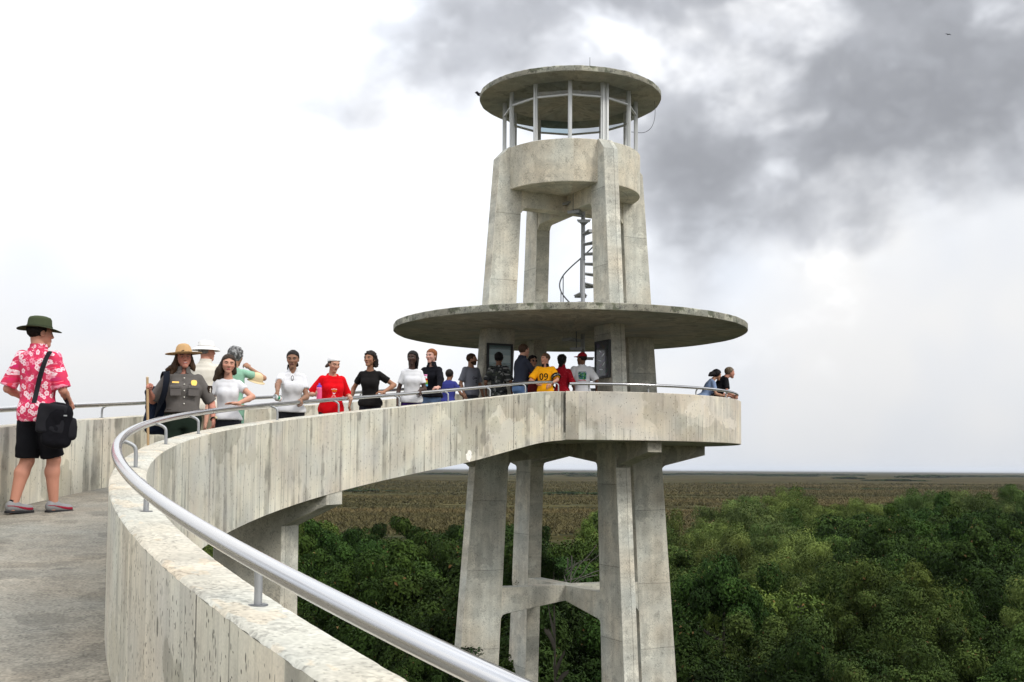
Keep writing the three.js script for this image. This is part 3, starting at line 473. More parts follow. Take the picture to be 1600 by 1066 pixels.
    isl.forEach(([px, z, wd, hh], i) => {
      const lowb = z < 1300, t = thing(lowb ? 'bush_clump' : 'tree_island', lowb ? 'low dark bush clump alone on the brown plain' : hh > 4.8 ? 'taller dark tree island standing up on the horizon at right' : 'low dark tree island along the far horizon', lowb ? 'bushes' : 'trees', V((px - 800) / FOCAL * z, -H, z), q() * 6, lowb ? 'bush clumps on the plain' : hh > 4.8 ? 'taller tree islands on the horizon' : 'low tree islands on the horizon');
      t.rotation.y = 0; const n = Math.max(3, Math.min(14, Math.round(wd / 7)));
      const ms = []; for (let j = 0; j < n; j++) { const g = gs[j % 2].clone(), s = wd / n * (1.1 + q() * .6), hy = hh * (.55 + q() * .5) * (1 - Math.abs(j / (n - 1) - .5) * .6); g.rotateY(q() * 6); g.scale(s, hy * .62, Math.max(s, 4)); g.translate((j / (n - 1) - .5) * 2 * wd * .8, hy * .5, (q() - .5) * 6); ms.push(g); }
      part(t, 'crown', mergeGeometries(ms), mLeaf);
    });
  }
}
// ------------------------------------------------------------------ bodies: signed distance fields meshed with surface nets
function netMesh(fn, lo, hi, cell, colorFn, uvFn) {
  const B = 4, nx = Math.ceil((hi[0] - lo[0]) / cell / B) * B, ny = Math.ceil((hi[1] - lo[1]) / cell / B) * B, nz = Math.ceil((hi[2] - lo[2]) / cell / B) * B;
  const sx = 1, sy = nx + 1, sz = (nx + 1) * (ny + 1), val = new Float32Array(sz * (nz + 1)).fill(NaN), far = cell * B * 1.9;
  const act = [];
  for (let k = 0; k < nz; k += B) for (let j = 0; j < ny; j += B) for (let i = 0; i < nx; i += B) {
    const d = fn(lo[0] + (i + B / 2) * cell, lo[1] + (j + B / 2) * cell, lo[2] + (k + B / 2) * cell);
    if (Math.abs(d) < far) act.push(i, j, k); else { const s = d; for (let c = 0; c <= B; c++) for (let b = 0; b <= B; b++) for (let a = 0; a <= B; a++) { const q = (i + a) + (j + b) * sy + (k + c) * sz; if (val[q] !== val[q]) val[q] = s; } }
  }
  const done = new Uint8Array(val.length);
  for (let q = 0; q < act.length; q += 3) for (let c = 0; c <= B; c++) for (let b = 0; b <= B; b++) for (let a = 0; a <= B; a++) { const i = act[q] + a, j = act[q + 1] + b, k = act[q + 2] + c, o = i + j * sy + k * sz; if (!done[o]) { done[o] = 1; val[o] = fn(lo[0] + i * cell, lo[1] + j * cell, lo[2] + k * cell); } }
  const vid = new Int32Array(val.length).fill(-1), pos = [], idx = [];
  const E = [[0, 1], [2, 3], [4, 5], [6, 7], [0, 2], [1, 3], [4, 6], [5, 7], [0, 4], [1, 5], [2, 6], [3, 7]], C = (q) => [q & 1, (q >> 1) & 1, q >> 2], co = [...Array(8).keys()].map((q) => C(q)[0] + C(q)[1] * sy + C(q)[2] * sz);
  for (let q = 0; q < act.length; q += 3) for (let c = 0; c < B; c++) for (let b = 0; b < B; b++) for (let a = 0; a < B; a++) {
    const i = act[q] + a, j = act[q + 1] + b, k = act[q + 2] + c, o = i + j * sy + k * sz; let m = 0; for (let e = 0; e < 8; e++) if (val[o + co[e]] < 0) m |= 1 << e;
    if (m === 0 || m === 255) continue;
    let x = 0, y = 0, z = 0, n = 0;
    for (const [p, r] of E) { const v0 = val[o + co[p]], v1 = val[o + co[r]]; if ((v0 < 0) === (v1 < 0)) continue; const t = v0 / (v0 - v1), P = C(p), R = C(r); x += lerp(P[0], R[0], t); y += lerp(P[1], R[1], t); z += lerp(P[2], R[2], t); n++; }
    vid[o] = pos.length / 3; pos.push(lo[0] + (i + x / n) * cell, lo[1] + (j + y / n) * cell, lo[2] + (k + z / n) * cell);
  }
  const quad = (a, b, c, d, f) => { if (a < 0 || b < 0 || c < 0 || d < 0) return; f ? idx.push(a, b, c, a, c, d) : idx.push(a, c, b, a, d, c); };
  for (let q = 0; q < act.length; q += 3) for (let c = 0; c < B; c++) for (let b = 0; b < B; b++) for (let a = 0; a < B; a++) {
    const i = act[q] + a, j = act[q + 1] + b, k = act[q + 2] + c, o = i + j * sy + k * sz, s = val[o] < 0;
    if (j && k && s !== (val[o + 1] < 0)) quad(vid[o - sy - sz], vid[o - sz], vid[o], vid[o - sy], s);
    if (i && k && s !== (val[o + sy] < 0)) quad(vid[o - 1 - sz], vid[o - 1], vid[o], vid[o - sz], s);
    if (i && j && s !== (val[o + sz] < 0)) quad(vid[o - 1 - sy], vid[o - sy], vid[o], vid[o - 1], s);
  }
  const g = new THREE.BufferGeometry(); g.setAttribute('position', new THREE.Float32BufferAttribute(pos, 3)); g.setIndex(idx); g.computeVertexNormals();
  if (colorFn) { const col = []; for (let i = 0; i < pos.length; i += 3) col.push(...colorFn(pos[i], pos[i + 1], pos[i + 2])); g.setAttribute('color', new THREE.Float32BufferAttribute(col, 3)); }
  if (uvFn) { const uv = []; for (let i = 0; i < pos.length; i += 3) uv.push(...uvFn(pos[i], pos[i + 1], pos[i + 2])); g.setAttribute('uv', new THREE.Float32BufferAttribute(uv, 2)); }
  return g;
}
const smin = (a, b, k) => { const h = Math.max(k - Math.abs(a - b), 0) / k; return Math.min(a, b) - h * h * k * .25; };
const smax = (a, b, k) => -smin(-a, -b, k);
// tapered capsule between two joints
function cone(a, b, ra, rb) { const ax = a[0], ay = a[1], az = a[2], dx = b[0] - ax, dy = b[1] - ay, dz = b[2] - az, l2 = 1 / (dx * dx + dy * dy + dz * dz + 1e-9); return (x, y, z) => { x -= ax; y -= ay; z -= az; let t = (x * dx + y * dy + z * dz) * l2; t = t < 0 ? 0 : t > 1 ? 1 : t; x -= dx * t; y -= dy * t; z -= dz * t; return Math.sqrt(x * x + y * y + z * z) - ra - (rb - ra) * t; }; }
function ell(c, r) { return (x, y, z) => { x -= c[0]; y -= c[1]; z -= c[2]; const a = x / r[0], b = y / r[1], d = z / r[2], k0 = Math.sqrt(a * a + b * b + d * d), e = x / (r[0] * r[0]), f = y / (r[1] * r[1]), g = z / (r[2] * r[2]), k1 = Math.sqrt(e * e + f * f + g * g); return k1 < 1e-9 ? -Math.min(r[0], r[1], r[2]) : k0 * (k0 - 1) / k1; }; }
const union = (list, k) => (x, y, z) => { let d = 1e9; for (const f of list) d = smin(d, f(x, y, z), k); return d; };
const vadd = (a, b, s = 1) => [a[0] + b[0] * s, a[1] + b[1] * s, a[2] + b[2] * s], vsub = (a, b) => [a[0] - b[0], a[1] - b[1], a[2] - b[2]], vlen = (a) => Math.hypot(a[0], a[1], a[2]), vn = (a) => { const l = vlen(a) || 1; return [a[0] / l, a[1] / l, a[2] / l]; }, vx = (a, b) => [a[1] * b[2] - a[2] * b[1], a[2] * b[0] - a[0] * b[2], a[0] * b[1] - a[1] * b[0]], vd = (a, b) => a[0] * b[0] + a[1] * b[1] + a[2] * b[2], vl = (a, b, t) => [lerp(a[0], b[0], t), lerp(a[1], b[1], t), lerp(a[2], b[2], t)];
// an inverse transform for fields kept in a frame of their own
function frameOf(m4) { const e = m4.clone().invert().elements; return (f) => (x, y, z) => f(e[0] * x + e[4] * y + e[8] * z + e[12], e[1] * x + e[5] * y + e[9] * z + e[13], e[2] * x + e[6] * y + e[10] * z + e[14]); }
function boxOf(pts, pad) { const lo = [1e9, 1e9, 1e9], hi = [-1e9, -1e9, -1e9]; for (const p of pts) for (let i = 0; i < 3; i++) { lo[i] = Math.min(lo[i], p[i] - pad); hi[i] = Math.max(hi[i], p[i] + pad); } return [lo, hi]; }
function ringLoft(keys) { // elliptical sections: [y, half width, half depth, centre z]
  return (x, y, z) => { let i = 0; while (i < keys.length - 2 && y > keys[i + 1][0]) i++; const a = keys[i], b = keys[i + 1], t = sm(clamp((y - a[0]) / (b[0] - a[0]), 0, 1)); const w = lerp(a[1], b[1], t), d = lerp(a[2], b[2], t), c = lerp(a[3], b[3], t), X = x / w, Z = (z - c) / d, k0 = Math.pow(Math.pow(Math.abs(X), 2.3) + Math.pow(Math.abs(Z), 2.3), 1 / 2.3), k1 = Math.hypot(X / w, Z / d); const r = k1 < 1e-6 ? -Math.min(w, d) : (k0 - 1) * Math.hypot(X, Z) / k1; const e = Math.max(keys[0][0] - y, y - keys[keys.length - 1][0]); return e > 0 ? Math.hypot(Math.max(r, 0), e) : Math.max(r, e); };
}
const skinMat = new Map();
function cloth(c, o = {}) { const k = JSON.stringify([c, o]); if (!skinMat.has(k)) skinMat.set(k, new THREE.MeshPhysicalMaterial({ color: lin(c[0], c[1], c[2]), roughness: o.rough ?? .95, metalness: o.metal || 0, specularIntensity: .22 })); return skinMat.get(k); }
const mSkin = new THREE.MeshPhysicalMaterial({ vertexColors: true, roughness: .6, specularIntensity: .5 });

// the head, in its own frame: origin between the ears, +z ahead
function headField(o) {
  const m = o.female ? .96 : 1, list = [ell([0, .032, -.014], [.0745 * m, .084, .094]), ell([0, -.012, .022], [.066 * m, .082, .07]), cone([0, -.045, .035], [0, -.083, .055], .05 * m, .027 * m), ell([0, -.095, .068], [.02 * m, .015, .017])];
  const fine = [cone([0, .02, .088], [0, -.02, .107], .0075, .0105), ell([-.01, -.024, .098], [.0085, .0075, .0085]), ell([.01, -.024, .098], [.0085, .0075, .0085]), cone([-.04, .031, .077], [.04, .031, .077], .011, .011), ell([.043, -.018, .062], [.02, .018, .018]), ell([-.043, -.018, .062], [.02, .018, .018])];
  const lips = [cone([-.019, -.054, .088], [.019, -.054, .088], .0058, .0058), cone([-.016, -.063, .0865], [.016, -.063, .0865], .0068, .0068)];
  const base = union(list, .035), f2 = union(fine, .012), f3 = union(lips, .004), s1 = ell([.032, .008, .094], [.018, .0125, .02]), s2 = ell([-.032, .008, .094], [.018, .0125, .02]);
  const e1 = ell([.0315, .008, .0725], [.0135, .012, .0135]), e2 = ell([-.0315, .008, .0725], [.0135, .012, .0135]), ears = union([ell([.076 * m, -.004, -.008], [.008, .031, .019]), ell([-.076 * m, -.004, -.008], [.008, .031, .019])], .01), gap = cone([-.022, -.0585, .0965], [.022, -.0585, .0965], .0022, .0022);
  return (x, y, z) => { let d = smin(base(x, y, z), f2(x, y, z), .016); d = smax(d, -s1(x, y, z), .014); d = smax(d, -s2(x, y, z), .014); d = smin(d, f3(x, y, z), .006); d = Math.min(d, e1(x, y, z), e2(x, y, z)); d = smax(d, -gap(x, y, z), .003); return smin(d, ears(x, y, z), .008); };
}
function headColor(o) {
  const s = o.skin, br = o.brow || [.03, .022, .018], lip = o.lip || [s[0] * .78, s[1] * .52, s[2] * .52];
  return (x, y, z) => {
    if (z > .06) for (const q of [-1, 1]) { const dx = x - q * .0315 - (o.gaze || 0) * .004, dy = y - .008; if (Math.hypot((x - q * .0315) / .0125, dy / (o.squint ? .0045 : .0068)) < 1 && z > .07) return Math.hypot(dx, dy) < .0058 ? [.03, .02, .014] : [.3, .28, .26]; if (Math.hypot((x - q * .0325) / .021, (y - .0275 - Math.abs(x) * .06) / .0046) < 1) return br; }
    if (z > .078 && Math.hypot(x / .023, (y + .0585) / .012) < 1) { if (Math.abs(y + .0585) < .0021) return [lip[0] * .35, lip[1] * .35, lip[2] * .35]; if (o.smile && Math.abs(y + .0585) < .004 && Math.abs(x) < .017) return [.62, .58, .52]; return lip; }
    let k = 1 + n3(x * 60, y * 60, z * 60, 3) * .04; if (o.beard && y < -.035 - Math.max(0, .05 - z) * .3 && z > -.02 && !(y > -.05 && z > .085)) return [br[0] * 1.3, br[1] * 1.3, br[2] * 1.3];
    const ch = Math.exp(-((Math.abs(x) - .045) ** 2 + (y + .02) ** 2) / .0006) * (z > .04 ? .12 : 0); return [s[0] * k * (1 + ch * .4), s[1] * k * (1 - ch), s[2] * k * (1 - ch)];
  };
}
// a hand at the wrist: dir along the forearm, n out of the back of the hand, curl 0 flat .. 1 fist
function handField(w, dir, n, side, curl, sc, spread = 0) {
  const d = vn(dir); let nn = vn(vadd(n, d, -vd(n, d))); const s = vx(nn, d).map((q) => q * side);  // s: towards the thumb
  const P = (a, b, c) => vadd(vadd(vadd(w, d, a * sc), s, b * sc), nn, c * sc), L = [];
  L.push(cone(P(-.02, .0, 0), P(.03, .004, 0), .024 * sc, .023 * sc), cone(P(.03, .022, 0), P(.082, .026, 0), .0155 * sc, .0135 * sc), cone(P(.03, .006, 0), P(.086, .008, .002), .0155 * sc, .0138 * sc), cone(P(.03, -.01, 0), P(.083, -.011, .001), .0155 * sc, .0132 * sc), cone(P(.03, -.022, 0), P(.074, -.028, 0), .0145 * sc, .012 * sc));
  const F = [[.082, .026, .043, .008], [.087, .0085, .048, .0083], [.084, -.0105, .044, .008], [.075, -.0275, .035, .007]], fing = [];
  F.forEach(([a, b, l, r], i) => { const lat = (1.5 - i) * .05 * (1 + spread * 3); let ang = curl * (1.1 + i * .08), p = P(a, b, 0); const seg = [l, l * .62, l * .5]; let ra = r; seg.forEach((q, j) => { const e = [Math.cos(ang), -Math.sin(ang)], v = vadd(vadd(d.map((t) => t * e[0]), nn, e[1]), s, lat * (1 - curl)); const b2 = vadd(p, v, q * sc); fing.push(cone(p, b2, ra * sc, ra * .88 * sc)); p = b2; ra *= .9; ang += curl * (1.15 + .1 * j); }); });
  { let p = P(.018, .024, -.004); const a1 = P(.045, .048 + spread * .012, -.012 - curl * .012), a2 = vadd(a1, vadd(vadd(d.map((q) => q * .85), s, .32 - curl * .6), nn, -.2 - curl * .5), .034 * sc), a3 = vadd(a2, vadd(vadd(d.map((q) => q * .9), s, .05 - curl * .8), nn, -.15 - curl * .4), .026 * sc); fing.push(cone(p, a1, .0135 * sc, .0105 * sc), cone(a1, a2, .0102 * sc, .009 * sc), cone(a2, a3, .009 * sc, .0075 * sc)); }
  const palm = union(L, .016 * sc), fs = union(fing, .0025);
  return { f: (x, y, z) => smin(palm(x, y, z), fs(x, y, z), .006), box: boxOf([w, P(.21, 0, 0), P(.1, .08, 0), P(.1, -.08, 0), P(.1, 0, .1), P(.1, 0, -.13), P(-.04, 0, 0)], .03) };
}
function ik(S, W, l1, l2, pole) { let d = vsub(W, S), L = vlen(d); const mx = (l1 + l2) * .995; if (L > mx) { W = vadd(S, d, mx / L); d = vsub(W, S); L = mx; } const u = vn(d), a = (l1 * l1 - l2 * l2 + L * L) / (2 * L), h = Math.sqrt(Math.max(0, l1 * l1 - a * a)); let p = vadd(pole, u, -vd(pole, u)); p = vn(p); return [vadd(vadd(S, u, a), p, h), W]; }

let personN = 0;
/* o: label, pos (Vector3 of the feet), yaw, H height, female, skin, hair{style,col}, shirt{col,map,sleeve,hem,fit}, legs{kind,col,len}, lean, bend, side, headYaw, headPitch, headRoll,
   armL/armR: {at:[x,y,z] wrist, pole, dir, n, curl}, lod */
function person(o) {
  const seed = 7000 + personN++ * 17, k = o.H / 1.75, F = !!o.female, wd = (o.build || 1) * k * (o.slim ?? .9), lod = o.lod || 1;
  const root = thing('person', o.label, 'person', o.pos, o.yaw); const X = (q) => q * k;
  const lean = o.lean || 0, side = o.side || 0, twist = o.twist || 0, hipY = X(.935);
  const M = new THREE.Matrix4().makeTranslation(0, hipY, o.hipBack || 0).multiply(new THREE.Matrix4().makeRotationFromEuler(new THREE.Euler(lean, twist, -side, 'YXZ'))).multiply(new THREE.Matrix4().makeTranslation(0, -hipY, 0));
  const T = frameOf(M), tp3 = (p) => { const v = new THREE.Vector3(...p).applyMatrix4(M); return [v.x, v.y, v.z]; };
  const belly = o.belly || 0, keysF = (dw, dd = dw) => (F ? [[.80, .15, .105, -.005], [.93, .172, .122, -.012], [1.08, .126 + belly, .1 + belly * 1.2, .004 + belly * .5], [1.19, .135 + belly * .8, .108 + belly, .008], [1.28, .15 + belly * .5, .117 + belly * .4, .008], [1.36, .152, .1, 0], [1.425, .135, .075, -.006], [1.475, .065, .058, -.008], [1.53, .05, .05, -.004]] : [[.80, .15, .1, 0], [.93, .162, .115, -.005], [1.07, .148 + belly, .108 + belly * 1.2, .004 + belly * .6], [1.2, .158 + belly * .6, .115 + belly * .8, .006], [1.3, .17, .122, .004], [1.38, .172, .112, -.002], [1.44, .15, .082, -.008], [1.49, .07, .062, -.01], [1.54, .055, .056, -.004]]).map(([y, a, b, c]) => [X(y), a * wd + dw, b * wd + dd, c * k]);
  const shW = (F ? .152 : .172) * wd, shY = X(F ? 1.395 : 1.415);
  const SL = tp3([shW, shY, -.008 * k]), SR = tp3([-shW, shY, -.008 * k]);
  const neckB = tp3([0, X(1.49), -.012 * k]), hd = tp3([0, X(1.645), .022 * k]);
  const hs = k * (o.headScale || (o.H < 1.5 ? 1.14 : 1.07));
  const HM = new THREE.Matrix4().makeTranslation(...vadd(hd, [(o.headShift || 0), 0, (o.headFwd || 0)])).multiply(new THREE.Matrix4().makeRotationFromEuler(new THREE.Euler(o.headPitch || 0, o.headYaw || 0, o.headRoll || 0, 'YXZ'))).multiply(new THREE.Matrix4().makeScale(hs, hs, hs));
  const HF = (f) => { const g = frameOf(HM)(f); return (x, y, z) => g(x, y, z) * hs; }, hp = (p) => { const v = new THREE.Vector3(...p).applyMatrix4(HM); return [v.x, v.y, v.z]; };
  // arms
  const l1 = X(.31), l2 = X(.265), arms = [['armL', 1, SL], ['armR', -1, SR]].map(([n, sg, S]) => {
    const a = o[n] || {}; let W = a.world ? root.worldToLocal(a.world.clone()).toArray() : a.at ? [a.at[0] * k, a.at[1] * k, a.at[2] * k] : [sg * (shW + .075 * k), X(.885), .06 * k];
    root.updateMatrixWorld(); if (a.world) W = a.world.clone().applyMatrix4(root.matrixWorld.clone().invert()).toArray();
    const [El, Wr] = ik(S, W, l1, l2, a.pole || [sg * .35, -.15, -1]); const fd = vn(vsub(Wr, El));
    let dir = a.dirW ? new THREE.Vector3(...a.dirW).applyQuaternion(root.quaternion.clone().invert()).toArray() : a.dir || fd, n2_ = a.n || [sg, .1, .3];
    return { sg, S, El, Wr, dir, h: handField(vadd(Wr, vn(dir), .012 * k), dir, n2_, sg, a.curl ?? .35, k * (F ? .92 : 1.02), a.spread || 0), k: a };
  });
  const fat = o.fat || 1, ar = [.043 * k * fat, .037 * k * fat, .0255 * k];
  const armSkin = arms.map((a) => { const m = vl(a.El, a.Wr, .3); return union([cone(a.S, a.El, ar[0], ar[1]), cone(a.El, m, ar[1], ar[1] * 1.02), cone(m, vadd(a.Wr, vn(a.dir), .02 * k), ar[1] * 1.0, ar[2])], .02); });
  // legs
  const st = o.stance || {}, hipX = .088 * wd, legs = [1, -1].map((sg) => {
    const f = (sg > 0 ? st.L : st.R) || [sg * .1, 0, 0], hip = [sg * hipX, X(.9), (o.hipBack || 0)], an = [f[0] * k, X(.085) + (f[3] || 0), f[2] * k], toe = (f[1] || 0);
    const kn = ik(hip, an, X(.425), X(.405), [Math.sin(toe), 0, Math.cos(toe)]); return { sg, hip, kn: kn[0], an: kn[1], toe };
  });
  const LF = o.legFat || 1; const legSkin = (g = 0) => legs.map((l) => { const c = vadd(vl(l.kn, l.an, .28), [Math.sin(l.toe) * -.016 * k, 0, Math.cos(l.toe) * -.016 * k]); return union([cone(l.hip, l.kn, .086 * wd * (F ? 1.05 : 1) + g, .055 * k * LF + g), cone(l.kn, c, .053 * k * LF + g, .059 * k * LF + g), cone(c, l.an, .059 * k * LF + g, .036 * k * LF + g)], .025); });
  const feet = legs.map((l) => { const d = [Math.sin(l.toe), 0, Math.cos(l.toe)], b = [l.an[0], l.an[1] - X(.055), l.an[2]]; return union([cone(l.an, vadd(b, d, -.02 * k), .034 * k, .034 * k), cone(vadd(b, d, -.03 * k), vadd(vadd(b, d, .13 * k), [0, -.006 * k, 0]), .032 * k, .028 * k)], .02); });
  // one continuous body, with finer grids for the head and the hands
  const torso = T(ringLoft(keysF(-.012))), neck = union([cone(neckB, hp([0, -.05, -.028]), .055 * k * (F ? .9 : 1.05), .05 * k * (F ? .88 : 1.08))], .01), hfld = HF(headField(o));
  const bust = F && o.bust !== 0 ? [1, -1].map((s) => T(ell([s * .068 * wd, X(1.255), .095 * wd + (belly * .3)], [.066 * wd * (o.bust || 1), .066 * k * (o.bust || 1), .058 * wd * (o.bust || 1)]))) : [];
  const ls = legSkin(), bodyF = (x, y, z) => { let d = smin(torso(x, y, z), neck(x, y, z), .05 * k); for (const f of armSkin) d = smin(d, f(x, y, z), .022 * k); for (const f of ls) d = smin(d, f(x, y, z), .04 * k); for (const f of feet) d = Math.min(d, f(x, y, z)); return d; };
  const s = o.skin, sk = (x, y, z) => { const q = 1 + n3(x * 30, y * 30, z * 30, 5) * .05 + n3(x * 9, y * 9, z * 9, 8) * .05; return [s[0] * q, s[1] * q, s[2] * q]; }, ca = headColor(o), IH = HM.clone().invert(), tv = new THREE.Vector3(), hcol = (x, y, z) => { tv.set(x, y, z).applyMatrix4(IH); return ca(tv.x, tv.y, tv.z); };
  const bx = boxOf([...arms.flatMap((a) => [a.El, a.Wr, a.S]), ...legs.flatMap((l) => [l.hip, l.kn, l.an, vadd(l.an, [0, -l.an[1], 0]), vadd(l.an, [Math.sin(l.toe) * .17 * k, 0, Math.cos(l.toe) * .17 * k])]), neckB, hp([0, -.06, 0]), [.2, hipY, .2], [-.2, hipY, -.2], tp3([0, X(1.25), .2])], .08 * k); bx[0][1] = Math.max(bx[0][1], -.02);
  const pieces = [netMesh(bodyF, bx[0], bx[1], .016 * Math.max(1, lod * .9), sk)];
  const hb = boxOf([[-.1, -.12, -.12], [.1, .13, .13], [-.1, .13, -.12], [.1, -.12, .13], [-.1, -.12, .13], [.1, .13, -.12]].map(hp), .012);
  pieces.push(netMesh((x, y, z) => smin(hfld(x, y, z), neck(x, y, z), .02 * k), hb[0], hb[1], .0042 * lod, hcol));
  for (const a of arms) pieces.push(netMesh(a.h.f, a.h.box[0], a.h.box[1], .0048 * Math.max(1, lod * .85), sk));
  const body = part(root, 'body', mergeGeometries(pieces), mSkin);
  // shirt
  const S0 = o.shirt; if (S0) {
    const FLR = S0.flare ?? (F ? .03 : .018), hem = X(S0.hem ?? .93), fit = (S0.fit ?? .014) * .6 + .006, slv = S0.sleeve ?? .55, kk = keysF(fit, fit * 1.1).map((q) => q[0] < X(1.0) ? [q[0], q[1] + FLR, q[2] + FLR * 1.2, q[3]] : q), tor = T(ringLoft(kk)), fold = (S0.fold ?? 1) * .0075 * k;
    const bu = bust.map((f) => (x, y, z) => f(x, y, z) - fit * .8);
    const sl = arms.map((a) => { const full = slv > 1, e = full ? vl(a.El, a.Wr, slv - 1) : vl(a.S, a.El, slv), d = full ? vn(vsub(a.Wr, a.El)) : vn(vsub(a.El, a.S)), g = (S0.sleeveFit ?? .014) * .7 + .004; const c = full ? union([cone(a.S, a.El, ar[0] + g, ar[1] + g), cone(a.El, a.Wr, ar[1] + g, ar[2] + g * .8)], .02) : cone(a.S, vadd(e, d, .05), ar[0] + g, ar[0] + g * (S0.cap ? .9 : 1.25)); return (x, y, z) => smax(c(x, y, z), vd(vsub([x, y, z], e), d), .006); });
    const nk = T(S0.vneck ? cone([0, X(1.555), .03 * k], [0, X(1.555 - S0.vneck), .12 * k], .062 * k, .02 * k) : ell([0, X(1.54), .022 * k], [.108 * k, .098 * k, .118 * k])), inv = T((x, y, z) => hem - y + n3(x * 9, 1, z * 9, seed) * .008);
    const f = (x, y, z) => { let d = tor(x, y, z); for (const q of bu) d = smin(d, q(x, y, z), .05 * k); for (const q of sl) d = smin(d, q(x, y, z), .018 * k); const w = n3(x * 13 + y * 5, y * 7, z * 13, seed) * .8 + n3(x * 26 - y * 9, y * 15 + x * 12, z * 26, seed + 3) * .45; d += w * fold; d = smax(d, inv(x, y, z), .006); return smax(d, -nk(x, y, z), .005); };
    const b2 = boxOf([...arms.flatMap((a) => slv > 1 ? [a.S, a.El, a.Wr] : [a.S, vl(a.S, a.El, slv)]), tp3([.24 * wd, hem, .2]), tp3([-.24 * wd, hem, -.24]), tp3([.22, X(1.5), .26]), tp3([-.22, X(1.5), -.2]), tp3([.24 * wd, hem, -.24]), tp3([-.24 * wd, hem, .24])], .08);
    const TI = M.clone().invert(), uv = S0.map ? (x, y, z) => { tv.set(x, y, z).applyMatrix4(TI); return S0.flat ? [.5 + tv.x / (.62 * k), (tv.y - X(.88)) / (.62 * k)] : [.5 + Math.atan2(tv.x, S0.back ? -tv.z : tv.z) * (S0.back ? -1 : 1) / (2 * Math.PI), (tv.y - X(.88)) / (.62 * k)]; } : null;
    const g = netMesh(f, b2[0], b2[1], .0105 * lod, null, uv);
    part(root, S0.name || 'shirt', g, S0.map ? new THREE.MeshPhysicalMaterial({ map: S0.map, roughness: .95, specularIntensity: .22 }) : cloth(S0.col));
    if (S0.collar) { const nk2 = T(ringLoft([[X(1.455), .088 * k, .085 * k, -.01 * k], [X(1.5), .07 * k, .07 * k, -.008 * k], [X(1.535), .064 * k, .066 * k, -.006 * k], [X(1.56), .066 * k, .07 * k, -.006 * k]])), vc = T((x, y, z) => z > 0 ? .018 + (X(1.56) - y) * -.2 - Math.abs(x) + (X(1.54) - y) * .35 : -1); const cf = (x, y, z) => Math.max(Math.abs(nk2(x, y, z) - .004) - .0055, T((a, b) => Math.max(X(1.462) - b, b - X(1.545)))(x, y, z), vc(x, y, z)); const cb = boxOf([tp3([.12, X(1.44), .12]), tp3([-.12, X(1.57), -.12]), tp3([.12, X(1.57), -.12]), tp3([-.12, X(1.44), .12])], .01); part(root, 'collar', netMesh(cf, cb[0], cb[1], .0062 * lod, null, uv ? (x, y, z) => [x * 2 + .3, y * 2] : null), S0.collar === 1 ? (S0.map ? new THREE.MeshPhysicalMaterial({ map: S0.map, roughness: .95, specularIntensity: .22 }) : cloth(S0.col)) : cloth(S0.collar)); }
  }
  // trousers, shorts
  const L0 = o.legs; if (L0) {
    const g = L0.fit ?? .014, lg = legSkin(g), pel = T(ringLoft(keysF(g + .002))), pel2 = union([ell([0, X(.88), (o.hipBack || 0) - .004], [.16 * wd + g, .085 * k, .11 * wd + g])], .01), len = L0.len ?? 1, top = X(L0.top ?? 1.03), wv = (x, y, z) => n3(x * 11, y * 16, z * 11, seed + 7) * .006;
    const cut = legs.map((l) => { const e = len > .5 ? vl(l.kn, l.an, (len - .5) * 2 * .97) : vl(l.hip, l.kn, len * 2), d = len > .5 ? vn(vsub(l.an, l.kn)) : vn(vsub(l.kn, l.hip)); return (x, y, z) => vd(vsub([x, y, z], e), d); });
    const extra = L0.wide ? legs.map((l) => cone(l.hip, vl(l.kn, l.an, .1), .098 * wd + g, .078 * k + g + L0.wide)) : [];
    const f = (x, y, z) => { let d = 1e9; lg.forEach((q, i) => { let e = q(x, y, z); if (extra[i]) e = Math.min(e, extra[i](x, y, z)); d = smin(d, Math.max(e, cut[i](x, y, z)), .02); }); d = smin(d, Math.max(pel(x, y, z), X(.82) - y), .04 * k); d = smin(d, pel2(x, y, z), .04 * k); return Math.max(d + wv(x, y, z), T((a, b) => b - top)(x, y, z)); };
    const b3 = boxOf([...legs.flatMap((l) => [l.hip, l.kn, len > .5 ? l.an : l.kn]), [.22 * wd, top, .2], [-.22 * wd, top, -.22]], .1);
    part(root, L0.name || 'trousers', netMesh(f, b3[0], b3[1], .014 * Math.max(1, lod * .9)), cloth(L0.col));
    if (L0.belt) { const bf = T(ringLoft(keysF(g + .011))), h0 = top - .045 * k; part(root, 'belt', netMesh((x, y, z) => Math.max(bf(x, y, z), T((a, b) => Math.max(h0 - b, b - top - .004))(x, y, z)), b3[0].map((q, i) => i === 1 ? h0 - .1 : q), b3[1].map((q, i) => i === 1 ? top + .1 : q), .011 * lod), cloth(L0.belt)); }
  }
  // shoes
  const SH = o.shoes || { col: [.03, .03, .032] };
  legs.forEach((l, i) => {
    const d = [Math.sin(l.toe), 0, Math.cos(l.toe)], r2 = [d[2], 0, -d[0]], b = [l.an[0], l.an[1] - X(.085), l.an[2]], q = (a, y, s2 = 0) => vadd(vadd(vadd(b, d, a * k), r2, s2 * k), [0, y * k, 0]);
    const up = union([cone(q(-.035, .05), q(.02, .062), .041 * k, .04 * k), cone(q(.03, .05), q(.15, .038, l.sg * .006), .042 * k, .034 * k), cone(q(-.03, .075), q(.0, .088), .038 * k, .036 * k)], .03), sole = (x, y, z) => Math.max(up(x, .035 * k + b[1], z) - .006, Math.abs(y - b[1] - .012 * k) - .012 * k);
    const bb = boxOf([q(-.09, 0), q(.21, .1), q(.05, 0, .08), q(.05, 0, -.08)], .02), mouth = cone(q(.0, .16), q(.0, .09), .034 * k, .031 * k);
